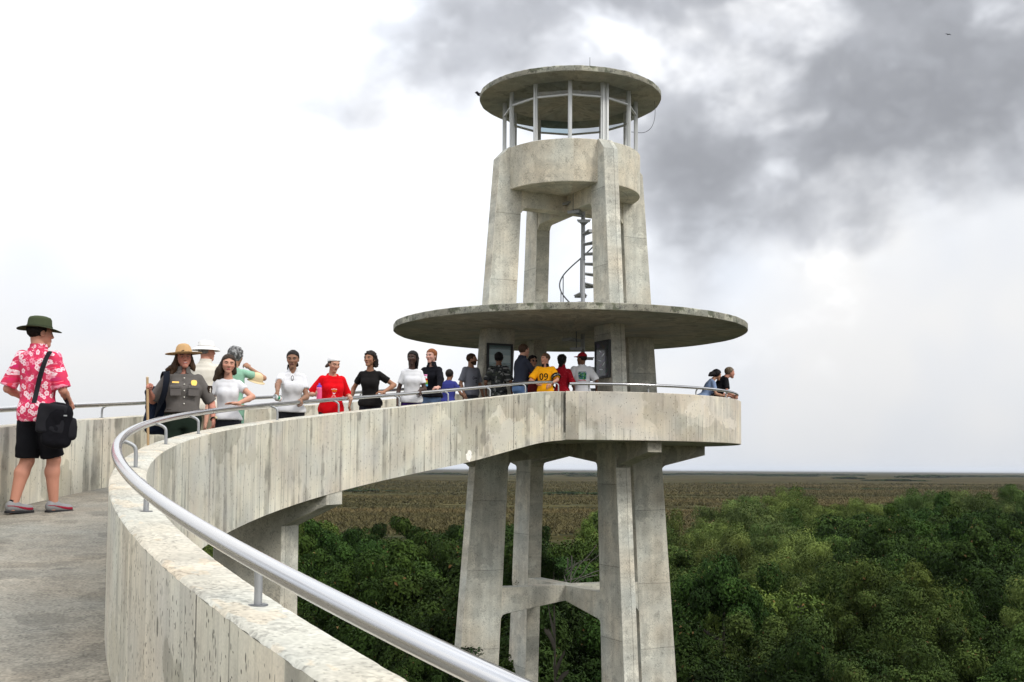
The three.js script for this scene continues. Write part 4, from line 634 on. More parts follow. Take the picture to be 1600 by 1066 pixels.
    const sh = part(root, 'shoe', netMesh((x, y, z) => Math.max(smax(up(x, y, z), -mouth(x, y, z), .004), b[1] + .018 * k - y), bb[0], bb[1], .0065 * lod, null), cloth(SH.col, { rough: .6 }));
    part(sh, 'sole', netMesh(sole, bb[0], bb[1], .007 * lod), cloth(SH.sole || [.02, .02, .02]));
    if (SH.stripe) { const sf = (x, y, z) => { const p = vsub([x, y, z], b), a = vd(p, d) / k; return Math.max(up(x, y, z) - .0022, Math.abs(p[1] / k - lerp(.038, .068, sstep(.14, -.05, a))) - lerp(.004, .012, sstep(-.05, .1, a)), -Math.abs(vd(p, r2)) + .02 * k, a - .17, -.07 - a); }; part(sh, 'stripe', netMesh(sf, bb[0], bb[1], .0055), cloth(SH.stripe)); }
    if (SH.sock) { const so = cone(l.an, vadd(l.an, [0, .045 * k, 0]), .037 * k, .038 * k); part(root, 'sock', netMesh((x, y, z) => Math.max(so(x, y, z), y - l.an[1] - .04 * k), ...boxOf([l.an, vadd(l.an, [0, .1, 0])], .06), .009), cloth(SH.sock)); }
  });
  // hair
  const hr = o.hair; if (hr) {
    const v = hr.vol ?? .011, cap = ell([0, .034, -.016], [.0765 + v, .086 + v, .096 + v]), q = hr.line ?? 0, fz = hr.style === 'long' || hr.style === 'tied' || hr.style === 'braids' ? .0 : .012;
    const face = (x, y, z) => { const fr = .074 + q - Math.abs(x) * .35; return smax(z + fz - .036 - Math.max(0, y - fr) * 9 , -(y - (-.075 + (z + .03) * .95)) * .7 - .0, .01); };
    const low = hr.low ?? -.075, bot = (x, y, z) => (low + (z + .09) * .75) - y;
    const list = [], extra = hr.extra || [];
    const base = (x, y, z) => smax(smax(cap(x, y, z), z - .028 - Math.max(0, (y - (.066 + q) + Math.abs(x) * .25)) * 8, .008), bot(x, y, z), .008);
    const ex = extra.map(([a, b, ra, rb]) => cone(a, b, ra, rb));
    const nzA = hr.curl ? .011 : .0042, nf = hr.curl ? 58 : 40;
    const f = (x, y, z) => { let d = base(x, y, z); for (const e of ex) d = smin(d, e(x, y, z), .02); return d + (hr.curl ? n3(x * nf, y * nf, z * nf, seed) * nzA + n3(x * 130, y * 130, z * 130, seed + 2) * .003 : n3(x * 70, y * 13, z * 70, seed) * nzA + n3(x * 150, y * 30, z * 150, seed + 1) * .0022); };
    const pts = [[-.13, -.12, -.15], [.13, .16, .12], [.13, -.12, -.15], [-.13, .16, .12], ...extra.flatMap((e) => [e[0], e[1]])]; const hb2 = boxOf(pts, .03);
    const c2 = hr.grey ? hr.grey : null, g = netMesh(f, hb2[0], hb2[1], .0055 * lod, (x, y, z) => { const t = 1 + n3(x * 120, y * 18, z * 120, seed + 4) * .35; const m = c2 ? sstep(-.3, .4, n3(x * 60, y * 14, z * 60, seed + 6)) : 0; return [0, 1, 2].map((i) => lerp(hr.col[i], c2 ? c2[i] : 0, m) * t); });
    const hm = part(root, 'hair', g, new THREE.MeshPhysicalMaterial({ vertexColors: true, roughness: .6, specularIntensity: .3 })); hm.applyMatrix4(HM);
  }
  const onHead = (name, g, mat, par = root) => { const m = part(par, name, g, mat); m.applyMatrix4(HM); return m; };
  if (o.extra) o.extra({ root, onHead, HM, hp, tp3, arms, legs, k, X, T, M, SL, SR, keysF, lod, bx });
  return { root, arms, tp3, hp, HM, k, X, M };
}
const lathe = (pts, n = 40) => new THREE.LatheGeometry(pts.map((p) => new THREE.Vector2(p[0], p[1])), n);
// ------------------------------------------------------------------ people
function photoXY(v) { const c = Math.cos(PITCH), s = Math.sin(PITCH), y = v.y - H, z = -v.z, zc = c * z + s * y, yc = c * y - s * z, a = FOCAL * v.x / zc, b = -FOCAL * Math.tan(PITCH) - FOCAL * yc / zc; return [800 + Math.cos(ROLL) * a - Math.sin(ROLL) * b, 735 + Math.sin(ROLL) * (a - 300) + Math.cos(ROLL) * b]; }
const thAt = (px, off, dh) => { let b = 0, e = 1e9; for (let d = 166; d < 223; d += .02) { const q = Math.abs(photoXY(rampPt(rad(d), off, dh))[0] - px); if (q < e) { e = q; b = d; } } return rad(b); };
const onRamp = (px, off) => rampPt(thAt(px, off, .1), off, -RC.fl + .006);
const onDeck = (px, z, up = .9) => { let x = (px - 800) / FOCAL * z; for (let i = 0; i < 8; i++) x += (px - photoXY(V(x, DECK + up, z))[0]) / FOCAL * z; return V(x, DECK + .006, z); };
const railHand = (px, up = .045, out = 0) => { const th = thAt(px, railOff + out, RC.dr); return rampPt(th, railOff + out, RC.dr + up); };
const facing = (p, deg) => Math.atan2(-p.x, -p.z) + rad(deg);   // 0 looks at the camera, positive turns to the right of the picture
const inward = (p) => { const q = new THREE.Vector3(RC.x - p.x, 0, -RC.z - p.z).normalize(); return q; };
const canvasTex = (w, h, draw) => { const c = document.createElement('canvas'); c.width = w; c.height = h; draw(c.getContext('2d'), w, h); const t = new THREE.CanvasTexture(c); t.colorSpace = THREE.SRGBColorSpace; t.wrapS = t.wrapT = THREE.RepeatWrapping; return t; };
const SK = { pale: [.50, .27, .19], pink: [.50, .235, .165], tan: [.36, .19, .12], brown: [.17, .082, .048], mid: [.24, .125, .078], dark: [.05, .026, .019] };
const HC = { brown: [.05, .028, .016], dark: [.012, .009, .008], red: [.19, .062, .02], grey: [.17, .165, .16], fair: [.16, .1, .055] };
function flowerTex() {
  return canvasTex(1024, 640, (g, w, h) => {
    g.fillStyle = 'rgb(202,60,92)'; g.fillRect(0, 0, w, h); const r = rng(31);
    for (let i = 0; i < 260; i++) { g.fillStyle = `rgba(${190 + r() * 50},${36 + r() * 40},${70 + r() * 50},.5)`; g.beginPath(); g.ellipse(r() * w, r() * h, 6 + r() * 26, 4 + r() * 18, r() * 6, 0, 7); g.fill(); }
    const flower = (x, y, s, a, col) => { for (let k = 0; k < 5; k++) { const b = a + k * 1.2566; g.fillStyle = col; g.beginPath(); for (let q = 0; q <= 14; q++) { const t = q / 14 * Math.PI - Math.PI / 2, rr = s * (1 + .1 * Math.sin(q * 2.6)); const px = x + Math.cos(b) * s * .62 + Math.cos(b + t) * rr * .52, py = y + Math.sin(b) * s * .62 + Math.sin(b + t) * rr * .52; q ? g.lineTo(px, py) : g.moveTo(x, y); } g.fill(); g.strokeStyle = 'rgba(200,60,90,.75)'; g.lineWidth = s * .06; for (const e of [-.3, 0, .3]) { g.beginPath(); g.moveTo(x, y); g.lineTo(x + Math.cos(b + e) * s * .95, y + Math.sin(b + e) * s * .95); g.stroke(); } } g.fillStyle = 'rgb(205,60,90)'; g.beginPath(); g.arc(x, y, s * .2, 0, 7); g.fill(); };
    for (let i = 0; i < 150; i++) { const x = r() * w, y = r() * h, s = 9 + r() * 8; for (let k = 0; k < 3; k++) { g.strokeStyle = 'rgba(238,170,185,.8)'; g.lineWidth = 3; g.beginPath(); g.moveTo(x, y); g.quadraticCurveTo(x + (r() - .5) * 40, y + (r() - .5) * 40, x + (r() - .5) * 70, y + (r() - .5) * 70); g.stroke(); } }
    for (let j = 0; j < 8; j++) for (let i = 0; i < 12; i++) { const x = (i + .5 + (j % 2) * .5 + (r() - .5) * .5) / 12 * w, y = (j + .5 + (r() - .5) * .5) / 8 * h, n = 1 + Math.floor(r() * 3), c = r() < .75 ? 'rgb(243,224,228)' : 'rgb(232,150,170)'; for (let k = 0; k < n; k++) for (const dx of [-w, 0, w]) flower(x + dx + k * 24 * (r() > .5 ? 1 : -1) * (dx ? 1 : 1), y + k * 16, 15 + (i * 7 + j * 5) % 11, i + j + k, c); }
  });
}
const skew = (g, x, y, pts, lw, col) => { g.strokeStyle = col; g.lineWidth = lw; g.lineCap = 'round'; g.beginPath(); pts.forEach(([a, b], i) => i ? g.lineTo(x + a, y + b) : g.moveTo(x + a, y + b)); g.stroke(); };
const strapBetween = (pts, w, t, mat, parent, name) => { // a flat strap swept along points
  const c = new THREE.CatmullRomCurve3(pts), n = 40, pos = [], idx = []; for (let i = 0; i <= n; i++) { const p = c.getPoint(i / n), d = c.getTangent(i / n), o = pts.out ? pts.out(p) : new THREE.Vector3(0, 0, 1), s = new THREE.Vector3().crossVectors(d, o).normalize(), q = new THREE.Vector3().crossVectors(s, d).normalize(); for (const [a, b] of [[-1, 0], [1, 0], [1, 1], [-1, 1]]) { const v = p.clone().addScaledVector(s, a * w / 2).addScaledVector(q, b * t); pos.push(v.x, v.y, v.z); } }
  for (let i = 0; i < n; i++) for (let k = 0; k < 4; k++) { const a = i * 4 + k, b = i * 4 + (k + 1) % 4; idx.push(a, b, a + 4, b, b + 4, a + 4); }
  const g = new THREE.BufferGeometry(); g.setAttribute('position', new THREE.Float32BufferAttribute(pos, 3)); g.setIndex(idx); g.computeVertexNormals(); return part(parent, name, g, mat);
};
const softBox = (w, h, d, r, seed, amp, cell = .012) => netMesh((x, y, z) => { const a = Math.max(Math.abs(x) - w / 2 + r, 0), b = Math.max(Math.abs(y) - h / 2 + r, 0), c = Math.max(Math.abs(z) - d / 2 + r, 0); return Math.sqrt(a * a + b * b + c * c) - r + n3(x * 9, y * 9, z * 9, seed) * amp + n3(x * 24, y * 24, z * 24, seed + 1) * amp * .4; }, [-w / 2 - .05, -h / 2 - .05, -d / 2 - .05], [w / 2 + .05, h / 2 + .05, d / 2 + .05], cell);
const W = (p, y) => p.clone().setY(y);

{ // 1: the man in the flowered shirt
  const pos = onRamp(57, 1.5), P = person({
    label: 'man in a red flowered shirt, dark shorts and green brimmed hat, seen from behind', pos, yaw: facing(pos, 157), H: 1.85, skin: SK.pink, build: .94, belly: .002, legFat: 1.08, headYaw: rad(-48), headPitch: .05,
    shirt: { map: flowerTex(), back: true, sleeve: .93, hem: .83, fit: .034, sleeveFit: .034, collar: 1, flare: .014, fold: 1.2, name: 'shirt' }, legs: { col: [.008, .008, .01], len: .47, fit: .014, wide: .012, name: 'shorts' },
    shoes: { col: [.24, .24, .25], sole: [.03, .03, .032], stripe: [.26, .02, .04], sock: [.015, .015, .017] }, hair: { style: 'short', col: HC.dark, line: 0, vol: .008, low: -.085 },
    armL: { at: [.22, 1.06, .24], pole: [.5, -.5, -.8], curl: .6, n: [.6, .5, .2] }, armR: { at: [-.2, 1.03, .24], pole: [-.4, -.5, -1], curl: .6, n: [-.6, .5, .2] }, stance: { L: [.16, -.75, -.06], R: [-.13, -.7, .12] },
    extra: ({ onHead }) => {
      const m = cloth([.055, .068, .036]), hat = onHead('hat', mergeGeometries([lathe([[0, .148], [.05, .148], [.078, .138], [.088, .12], [.094, .06], [.098, .045], [.1, .043], [.14, .037], [.166, .031], [.168, .035], [.14, .043], [.1, .05]]), lathe([[.0, .14], [.07, .13], [.088, .05]])].map((g) => { const p = g.attributes.position; for (let i = 0; i < p.count; i++) { const x = p.getX(i), z = p.getZ(i), r = Math.hypot(x, z); if (r > .1) p.setY(i, p.getY(i) + Math.sin(Math.atan2(z, x) * 2 + .5) * .012 * (r - .1) / .08); p.setZ(i, z * 1.1 - .012); } g.computeVertexNormals(); return g; })), m);
      const b = lathe([[.096, .05], [.0985, .05], [.097, .066], [.094, .066]]); b.scale(1, 1, 1.1); b.translate(0, 0, -.012); part(hat, 'hat_band', b, cloth([.04, .05, .028]));
    } });
  // his shoulder bag
  const bag = thing('shoulder_bag', 'black cloth shoulder bag hanging at the hip of the man in the flowered shirt', 'bag', pos.clone(), P.root.rotation.y), k = P.k, mb = cloth([.006, .006, .008]), mb2 = cloth([.012, .012, .015], { rough: .7 });
  const bd = part(bag, 'bag_body', softBox(.28, .42, .16, .07, 61, .022), mb); bd.position.set(-.27, .79 * k, -.18); bd.rotation.set(.02, .35, .1);
  const fl = part(bag, 'bag_flap', softBox(.26, .28, .05, .024, 62, .014), mb2); fl.position.set(-.245, .85 * k, -.242); fl.rotation.set(.0, .35, .1);
  const pk = part(bag, 'side_pocket', softBox(.1, .22, .1, .04, 63, .01), mb2); pk.position.set(-.39, .77 * k, -.14); pk.rotation.y = .35;
  const bu = part(bag, 'buckle', new THREE.BoxGeometry(.03, .012, .006), mGalv); bu.position.set(-.37, .88 * k, -.235); bu.rotation.y = .35;
  const pts = [[-.07, .99, -.24], [-.07, 1.1, -.185], [-.09, 1.22, -.175], [-.12, 1.34, -.165], [-.135, 1.43, -.115], [-.13, 1.475, -.03], [-.125, 1.44, .08], [-.13, 1.3, .165], [-.18, 1.1, .16], [-.3, .98, .02], [-.35, .95, -.14]].map(([x, y, z]) => new THREE.Vector3(x, y * k, z)); pts.out = (p) => new THREE.Vector3(p.x * .3, Math.max(0, p.y - 1.3 * k) * 4, p.z).normalize();
  strapBetween(pts, .045, .004, mb2, bag, 'strap');
}
{ // 2: the ranger
  const pos = onRamp(285, .5); let hand;
  const P = person({
    slim: .95, label: 'smiling woman in a grey uniform shirt and tan broad-brimmed hat holding a wooden stick', pos, yaw: facing(pos, 4), H: 1.62, female: true, skin: [.46, .2, .145], build: 1.14, belly: .028, bust: 1.05, fat: 1.1, headYaw: rad(4), headRoll: .06, smile: true, squint: true, lip: [.42, .13, .12],
    shirt: { col: [.115, .105, .098], sleeve: .98, hem: 1.0, fit: .024, sleeveFit: .026, collar: 1, fold: 1.1, name: 'uniform_shirt' }, legs: { col: [.012, .02, .014], belt: [.02, .012, .008], fit: .02, name: 'trousers' },
    hair: { style: 'long', col: [.055, .03, .017], vol: .014, low: -.1, extra: [[[-.07, -.01, -.03], [-.1, -.1, -.03], .035, .04], [[-.1, -.08, -.03], [-.185, -.125, -.03], .035, .018], [[-.09, -.1, -.03], [-.14, -.17, -.02], .035, .02], [[.07, -.01, -.035], [.09, -.1, -.02], .034, .03], [[.09, -.09, -.02], [.1, -.14, .0], .03, .012], [[0, -.06, -.09], [0, -.17, -.09], .075, .05]] },
    armR: { at: [-.4, 1.26, .17], pole: [-.6, -1, -.3], curl: .95, dir: [-.1, .35, .9], n: [-.9, .1, .3] }, armL: { at: [.34, .93, .16], pole: [.6, 0, -1], curl: .4, n: [.8, 0, .3], dir: [-.05, -1, .15] },
    extra: ({ root, onHead, tp3, arms, k, hp }) => {
      const tan = cloth([.46, .29, .14], { rough: .8 }), hg = lathe([[0, .155], [.03, .16], [.055, .15], [.075, .125], [.088, .08], [.093, .052], [.1, .046], [.155, .05], [.196, .053], [.198, .047], [.15, .043], [.095, .04], [.0, .12]], 56), p = hg.attributes.position;
      for (let i = 0; i < p.count; i++) { const x = p.getX(i), y = p.getY(i), z = p.getZ(i), a = Math.atan2(z, x); if (y > .085) { const d = (y - .085) / .07; p.setX(i, x * (1 - .18 * d * Math.abs(Math.sin(2 * a)))); p.setZ(i, z * (1 - .18 * d * Math.abs(Math.sin(2 * a)))); } p.setZ(i, p.getZ(i) * 1.08 - .01); } hg.computeVertexNormals();
      const hat = onHead('hat', hg, tan), bg = lathe([[.092, .05], [.0955, .05], [.092, .068], [.09, .068]]); bg.scale(1, 1, 1.08); bg.translate(0, 0, -.01); part(hat, 'hat_band', bg, cloth([.035, .016, .008]));
      const at = (x, y, z) => new THREE.Vector3(...tp3([x * k, y * k, z * k]));
      const bs = new THREE.Shape(); [[0, .036], [.024, .03], [.03, .008], [.024, -.016], [0, -.036], [-.024, -.016], [-.03, .008], [-.024, .03]].forEach(([x, y], i) => i ? bs.lineTo(x, y) : bs.moveTo(x, y)); const badge = part(root, 'badge', new THREE.ExtrudeGeometry(bs, { depth: .006, bevelEnabled: true, bevelSize: .003, bevelThickness: .003, bevelSegments: 2 }), std(.75, .5, .12, .3, { metalness: .85 })); badge.position.copy(at(.105, 1.335, .208)); badge.rotation.x = -.25;
      const pin = part(root, 'name_bar', new THREE.BoxGeometry(.07, .016, .006), std(.7, .45, .12, .35, { metalness: .85 })); pin.position.copy(at(-.1, 1.345, .2)); pin.rotation.x = -.25;
      for (const x of [-.1, .1]) { const pk = part(root, 'pocket', softBox(.115, .12, .014, .006, 41, .002, .006), cloth([.11, .1, .094])); pk.position.copy(at(x, 1.25, .222)); pk.rotation.set(-.05, x * 1.6, 0); const fl = part(root, 'pocket_flap', softBox(.12, .04, .02, .008, 43, .002, .006), cloth([.115, .105, .098])); fl.position.copy(at(x, 1.292, .222)); fl.rotation.set(-.12, x * 1.6, 0); }
      for (let i = 0; i < 5; i++) { const b = part(root, 'button', new THREE.SphereGeometry(.0075, 10, 8), std(.7, .68, .6, .4)); b.position.copy(at(.0, 1.4 - i * .075, .148 + [.0, .03, .052, .05, .045][i])); }
      const a = arms[0], u = vl(a.S, a.El, .45), pt = new THREE.Shape(); [[-.03, .045], [.03, .045], [.036, .015], [.02, -.03], [0, -.05], [-.02, -.03], [-.036, .015]].forEach(([x, y], i) => i ? pt.lineTo(x, y) : pt.moveTo(x, y)); const pa = part(root, 'sleeve_patch', new THREE.ExtrudeGeometry(pt, { depth: .006, bevelEnabled: true, bevelSize: .002, bevelThickness: .002, bevelSegments: 1 }), cloth([.03, .018, .012])); pa.position.set(u[0] + .058, u[1], u[2] + .05); pa.rotation.y = .75; const pi = part(pa, 'patch_emblem', new THREE.ShapeGeometry((() => { const q = new THREE.Shape(); q.moveTo(0, .03); q.lineTo(.014, -.002); q.lineTo(.004, -.002); q.lineTo(.006, -.03); q.lineTo(-.012, -.02); q.lineTo(-.006, -.002); q.lineTo(-.014, .0); q.closePath(); return q; })()), cloth([.6, .56, .5])); pi.position.z = .0095;
      const w = arms[0].Wr, wt = part(root, 'watch', new THREE.TorusGeometry(.031 * k, .008, 8, 24), cloth([.02, .018, .016])); wt.position.set(...w); wt.quaternion.setFromUnitVectors(new THREE.Vector3(0, 0, 1), new THREE.Vector3(...vn(vsub(a.Wr, a.El)))); const wf = part(wt, 'watch_face', new THREE.CylinderGeometry(.017, .017, .01, 20), std(.7, .6, .35, .3, { metalness: .7 })); wf.position.set(.022, .024, 0); wf.rotation.set(0, 0, -.75);
      hand = root.localToWorld(new THREE.Vector3(...vadd(arms[1].Wr, vn(arms[1].dir), .085 * k)));
    } });
  const st = thing('walking_stick', 'pale wooden walking stick held upright by the woman in grey uniform', 'stick', hand.clone().setY(pos.y)), up = hand.y - pos.y + .085;
  const c = new THREE.CatmullRomCurve3([new THREE.Vector3(.05, 0, .03), new THREE.Vector3(.03, up * .4, .02), new THREE.Vector3(0.002, up * .85, 0), new THREE.Vector3(-.006, up, -.004)]);
  part(st, 'shaft', new THREE.TubeGeometry(c, 30, .0135, 12), cloth([.42, .29, .16], { rough: .6 })); const tip = part(st, 'tip', new THREE.SphereGeometry(.015, 14, 10), cloth([.5, .4, .28])); tip.position.set(-.006, up, -.004);
  const bp = thing('backpack', 'dark navy backpack on the shoulder of the woman in grey uniform', 'backpack', pos.clone(), P.root.rotation.y), k = P.k, nb = cloth([.012, .018, .035]);
  const b1 = part(bp, 'pack_body', softBox(.34, .52, .2, .07, 71, .014), nb); b1.position.set(-.21, 1.03 * k, -.27); b1.rotation.y = .2;
  const b2 = part(bp, 'pack_pocket', softBox(.24, .26, .08, .035, 72, .008), nb); b2.position.set(-.24, .94 * k, -.39); b2.rotation.y = .2;
  const pts = [[-.19, 1.3, -.2], [-.2, 1.43, -.12], [-.185, 1.475, -.03], [-.18, 1.44, .08], [-.185, 1.33, .16], [-.21, 1.18, .15], [-.26, 1.02, .03], [-.28, .92, -.14]].map(([x, y, z]) => new THREE.Vector3(x, y * k, z)); pts.out = (p) => new THREE.Vector3(p.x * .6, Math.max(0, p.y - 1.25 * k) * 4, p.z + .02).normalize(); strapBetween(pts, .065, .012, cloth([.008, .01, .016]), bp, 'shoulder_strap');
}
{ // 3: the person in the white hat behind the ranger
  const pos = onRamp(320, 1.35);
  person({ label: 'person in white brimmed hat and cream shirt, back turned, behind the uniformed woman', pos, yaw: facing(pos, 155), H: 1.76, skin: SK.pink, build: 1.08, headYaw: rad(-35), lod: 1.25,
    shirt: { col: [.66, .62, .54], sleeve: .9, hem: .86, fit: .032, collar: 1 }, legs: { col: [.3, .27, .2] }, hair: { style: 'short', col: HC.grey, vol: .007 }, armL: { at: [.26, 1.05, .22] }, armR: { at: [-.26, 1.05, .24] },
    extra: ({ onHead }) => { const g = lathe([[0, .135], [.06, .132], [.084, .115], [.094, .055], [.1, .047], [.135, .028], [.158, .008], [.16, .014], [.135, .036], [.1, .054]]); g.scale(1, 1, 1.1); g.translate(0, 0, -.012); const hat = onHead('hat', g, cloth([.74, .73, .71])); const b = lathe([[.092, .05], [.0995, .052], [.098, .07], [.094, .07]]); b.scale(1, 1, 1.1); b.translate(0, 0, -.012); part(hat, 'hat_band', b, cloth([.6, .58, .56])); const s = part(hat, 'snap', new THREE.SphereGeometry(.007, 10, 8), mDarkSteel); s.position.set(.06, .11, -.08); } });
}
{ // 4: the girl in the white T-shirt
  const pos = onRamp(355, .24);
  person({ label: 'girl with long dark hair and white T-shirt leaning one elbow on the ramp handrail', pos, yaw: facing(pos, 2), H: 1.55, female: true, skin: [.5, .26, .18], build: .96, bust: .8, headYaw: rad(2), headRoll: -.06, headPitch: .05, squint: true, lod: 1.05, lip: [.4, .12, .11],
    shirt: { col: [.62, .62, .64], sleeve: .5, hem: .92, fit: .012, cap: true, name: 'white_shirt' }, legs: { col: [.02, .022, .03] },
    hair: { style: 'long', col: [.032, .02, .013], vol: .01, low: -.09, extra: [[[-.065, 0, -.03], [-.1, -.1, -.01], .04, .045], [[-.1, -.08, -.01], [-.15, -.2, .01], .045, .022], [[-.06, -.05, -.06], [-.08, -.19, -.04], .05, .05], [[.06, 0, -.04], [.075, -.09, -.03], .04, .034], [[0, -.06, -.08], [0, -.18, -.08], .075, .05]] },
    armL: { at: [.13, 1.12, .36], pole: [1, -.25, .1], dir: [-.95, .06, .15], n: [0, .9, -.3], curl: .12 }, armR: { at: [-.27, .88, .1], curl: .4 } });
}
{ // 5: grey-haired person with an arm raised, cream cap in hand
  const pos = onRamp(364, 1.25); let hand, rot;
  person({ label: 'grey-haired person in a green shirt, back turned, one arm raised to the head', pos, yaw: facing(pos, 172), H: 1.69, skin: SK.tan, build: .88, headShift: -.02, headScale: 1.14, headYaw: rad(-12), lod: 1.2,
    shirt: { col: [.24, .44, .32], sleeve: .5, hem: .75, fit: .022, flare: .012 }, legs: { col: [.2, .36, .27] }, hair: { style: 'short', col: [.06, .06, .06], grey: [.26, .26, .26], vol: .018, low: -.11, curl: true },
    armR: { at: [-.2, 1.5, .2], pole: [-1, -.55, -.1], dir: [.6, .5, .3], n: [-.4, .2, -.8], curl: .6 }, armL: { at: [.28, 1.0, .2] },
    extra: ({ root, arms, k }) => { hand = root.localToWorld(new THREE.Vector3(...vl(arms[1].El, arms[1].Wr, .42))); rot = root.rotation.y; } });
  const cap = thing('cap', 'cream cloth cap held against the raised arm of the grey-haired person', 'cap', hand.clone().add(new THREE.Vector3(.0, -.06, .06)), 0), m = cloth([.62, .5, .31]);
  const cr = part(cap, 'crown', lathe([[0, .075], [.04, .072], [.075, .05], [.09, .01], [.092, -.04], [.088, -.042], [.084, .0], [.06, .05], [0, .066]], 30), m); cr.rotation.set(.2, 0, -.3);
  const br = part(cap, 'brim', lathe([[.086, -.04], [.125, -.055], [.127, -.051], [.09, -.035]], 30), m); br.rotation.set(.2, 0, -.3);
}
{ // 6: the woman in the white polo
  const pos = onRamp(455, .2), hand = railHand(470, .035, .0), low = rampPt(thAt(424, -.1, -.06), -.08, -.0); let can;
  person({ lean: .1, hipBack: -.02, label: 'woman in a white short-sleeved polo shirt holding a can over the wall', pos, yaw: facing(pos, 8), H: 1.63, female: true, skin: SK.mid, build: 1.05, bust: 1.15, headYaw: rad(-16), headPitch: .16, squint: true, lod: 1.2, lip: [.16, .06, .05],
    shirt: { col: [.62, .62, .64], sleeve: .6, hem: .9, fit: .016, vneck: .16, name: 'polo_shirt' }, legs: { col: [.015, .015, .018] }, hair: { style: 'tied', col: HC.dark, vol: .006, low: -.06, extra: [[[0, 0, -.1], [.03, -.08, -.1], .03, .03], [[-.06, -.08, -.01], [-.07, -.13, .02], .012, .008]] },
    armL: { world: hand, pole: [.55, -.7, -.5], dirW: [-.1, -.45, .85], n: [.1, .7, .5], curl: .75 }, armR: { world: low, pole: [-.6, .2, -1], curl: .7, dirW: [-.15, -.8, .5] , n: [-.6, .3, .6] },
    extra: ({ root, arms, k, tp3 }) => { can = root.localToWorld(new THREE.Vector3(...vadd(vadd(arms[1].Wr, vn(arms[1].dir), .095 * k), arms[1].k.n, -.04))); const g = part(root, 'sunglasses', new THREE.TorusGeometry(.021, .0035, 8, 20), cloth([.01, .01, .012])); g.scale.set(.75, 1.4, 1); g.position.set(...tp3([-.012, 1.385 * k, .128 * k])); } });
  const c = thing('drink_can', 'white and green drink can in the lowered hand of the woman in the polo', 'can', can), rg = new THREE.Euler(1.25, 0, .5);
  const tex = canvasTex(128, 128, (g, w, h) => { g.fillStyle = 'rgb(220,226,224)'; g.fillRect(0, 0, w, h); g.fillStyle = 'rgb(38,140,104)'; g.beginPath(); g.arc(34, 60, 24, 0, 7); g.arc(98, 60, 24, 0, 7); g.fill(); g.fillStyle = 'rgb(180,60,50)'; g.fillRect(0, 108, w, 8); });
  const cb = part(c, 'can_body', new THREE.CylinderGeometry(.033, .033, .105, 24, 1, true), new THREE.MeshStandardMaterial({ map: tex, metalness: .3, roughness: .4 })); cb.rotation.copy(rg);
  const ce = part(c, 'can_ends', mergeGeometries([lathe([[0, .052], [.025, .052], [.028, .06], [.033, .0525]], 24), lathe([[0, -.05], [.022, -.05], [.026, -.06], [.033, -.0525]], 24)]), mGalv); ce.rotation.copy(rg);
}
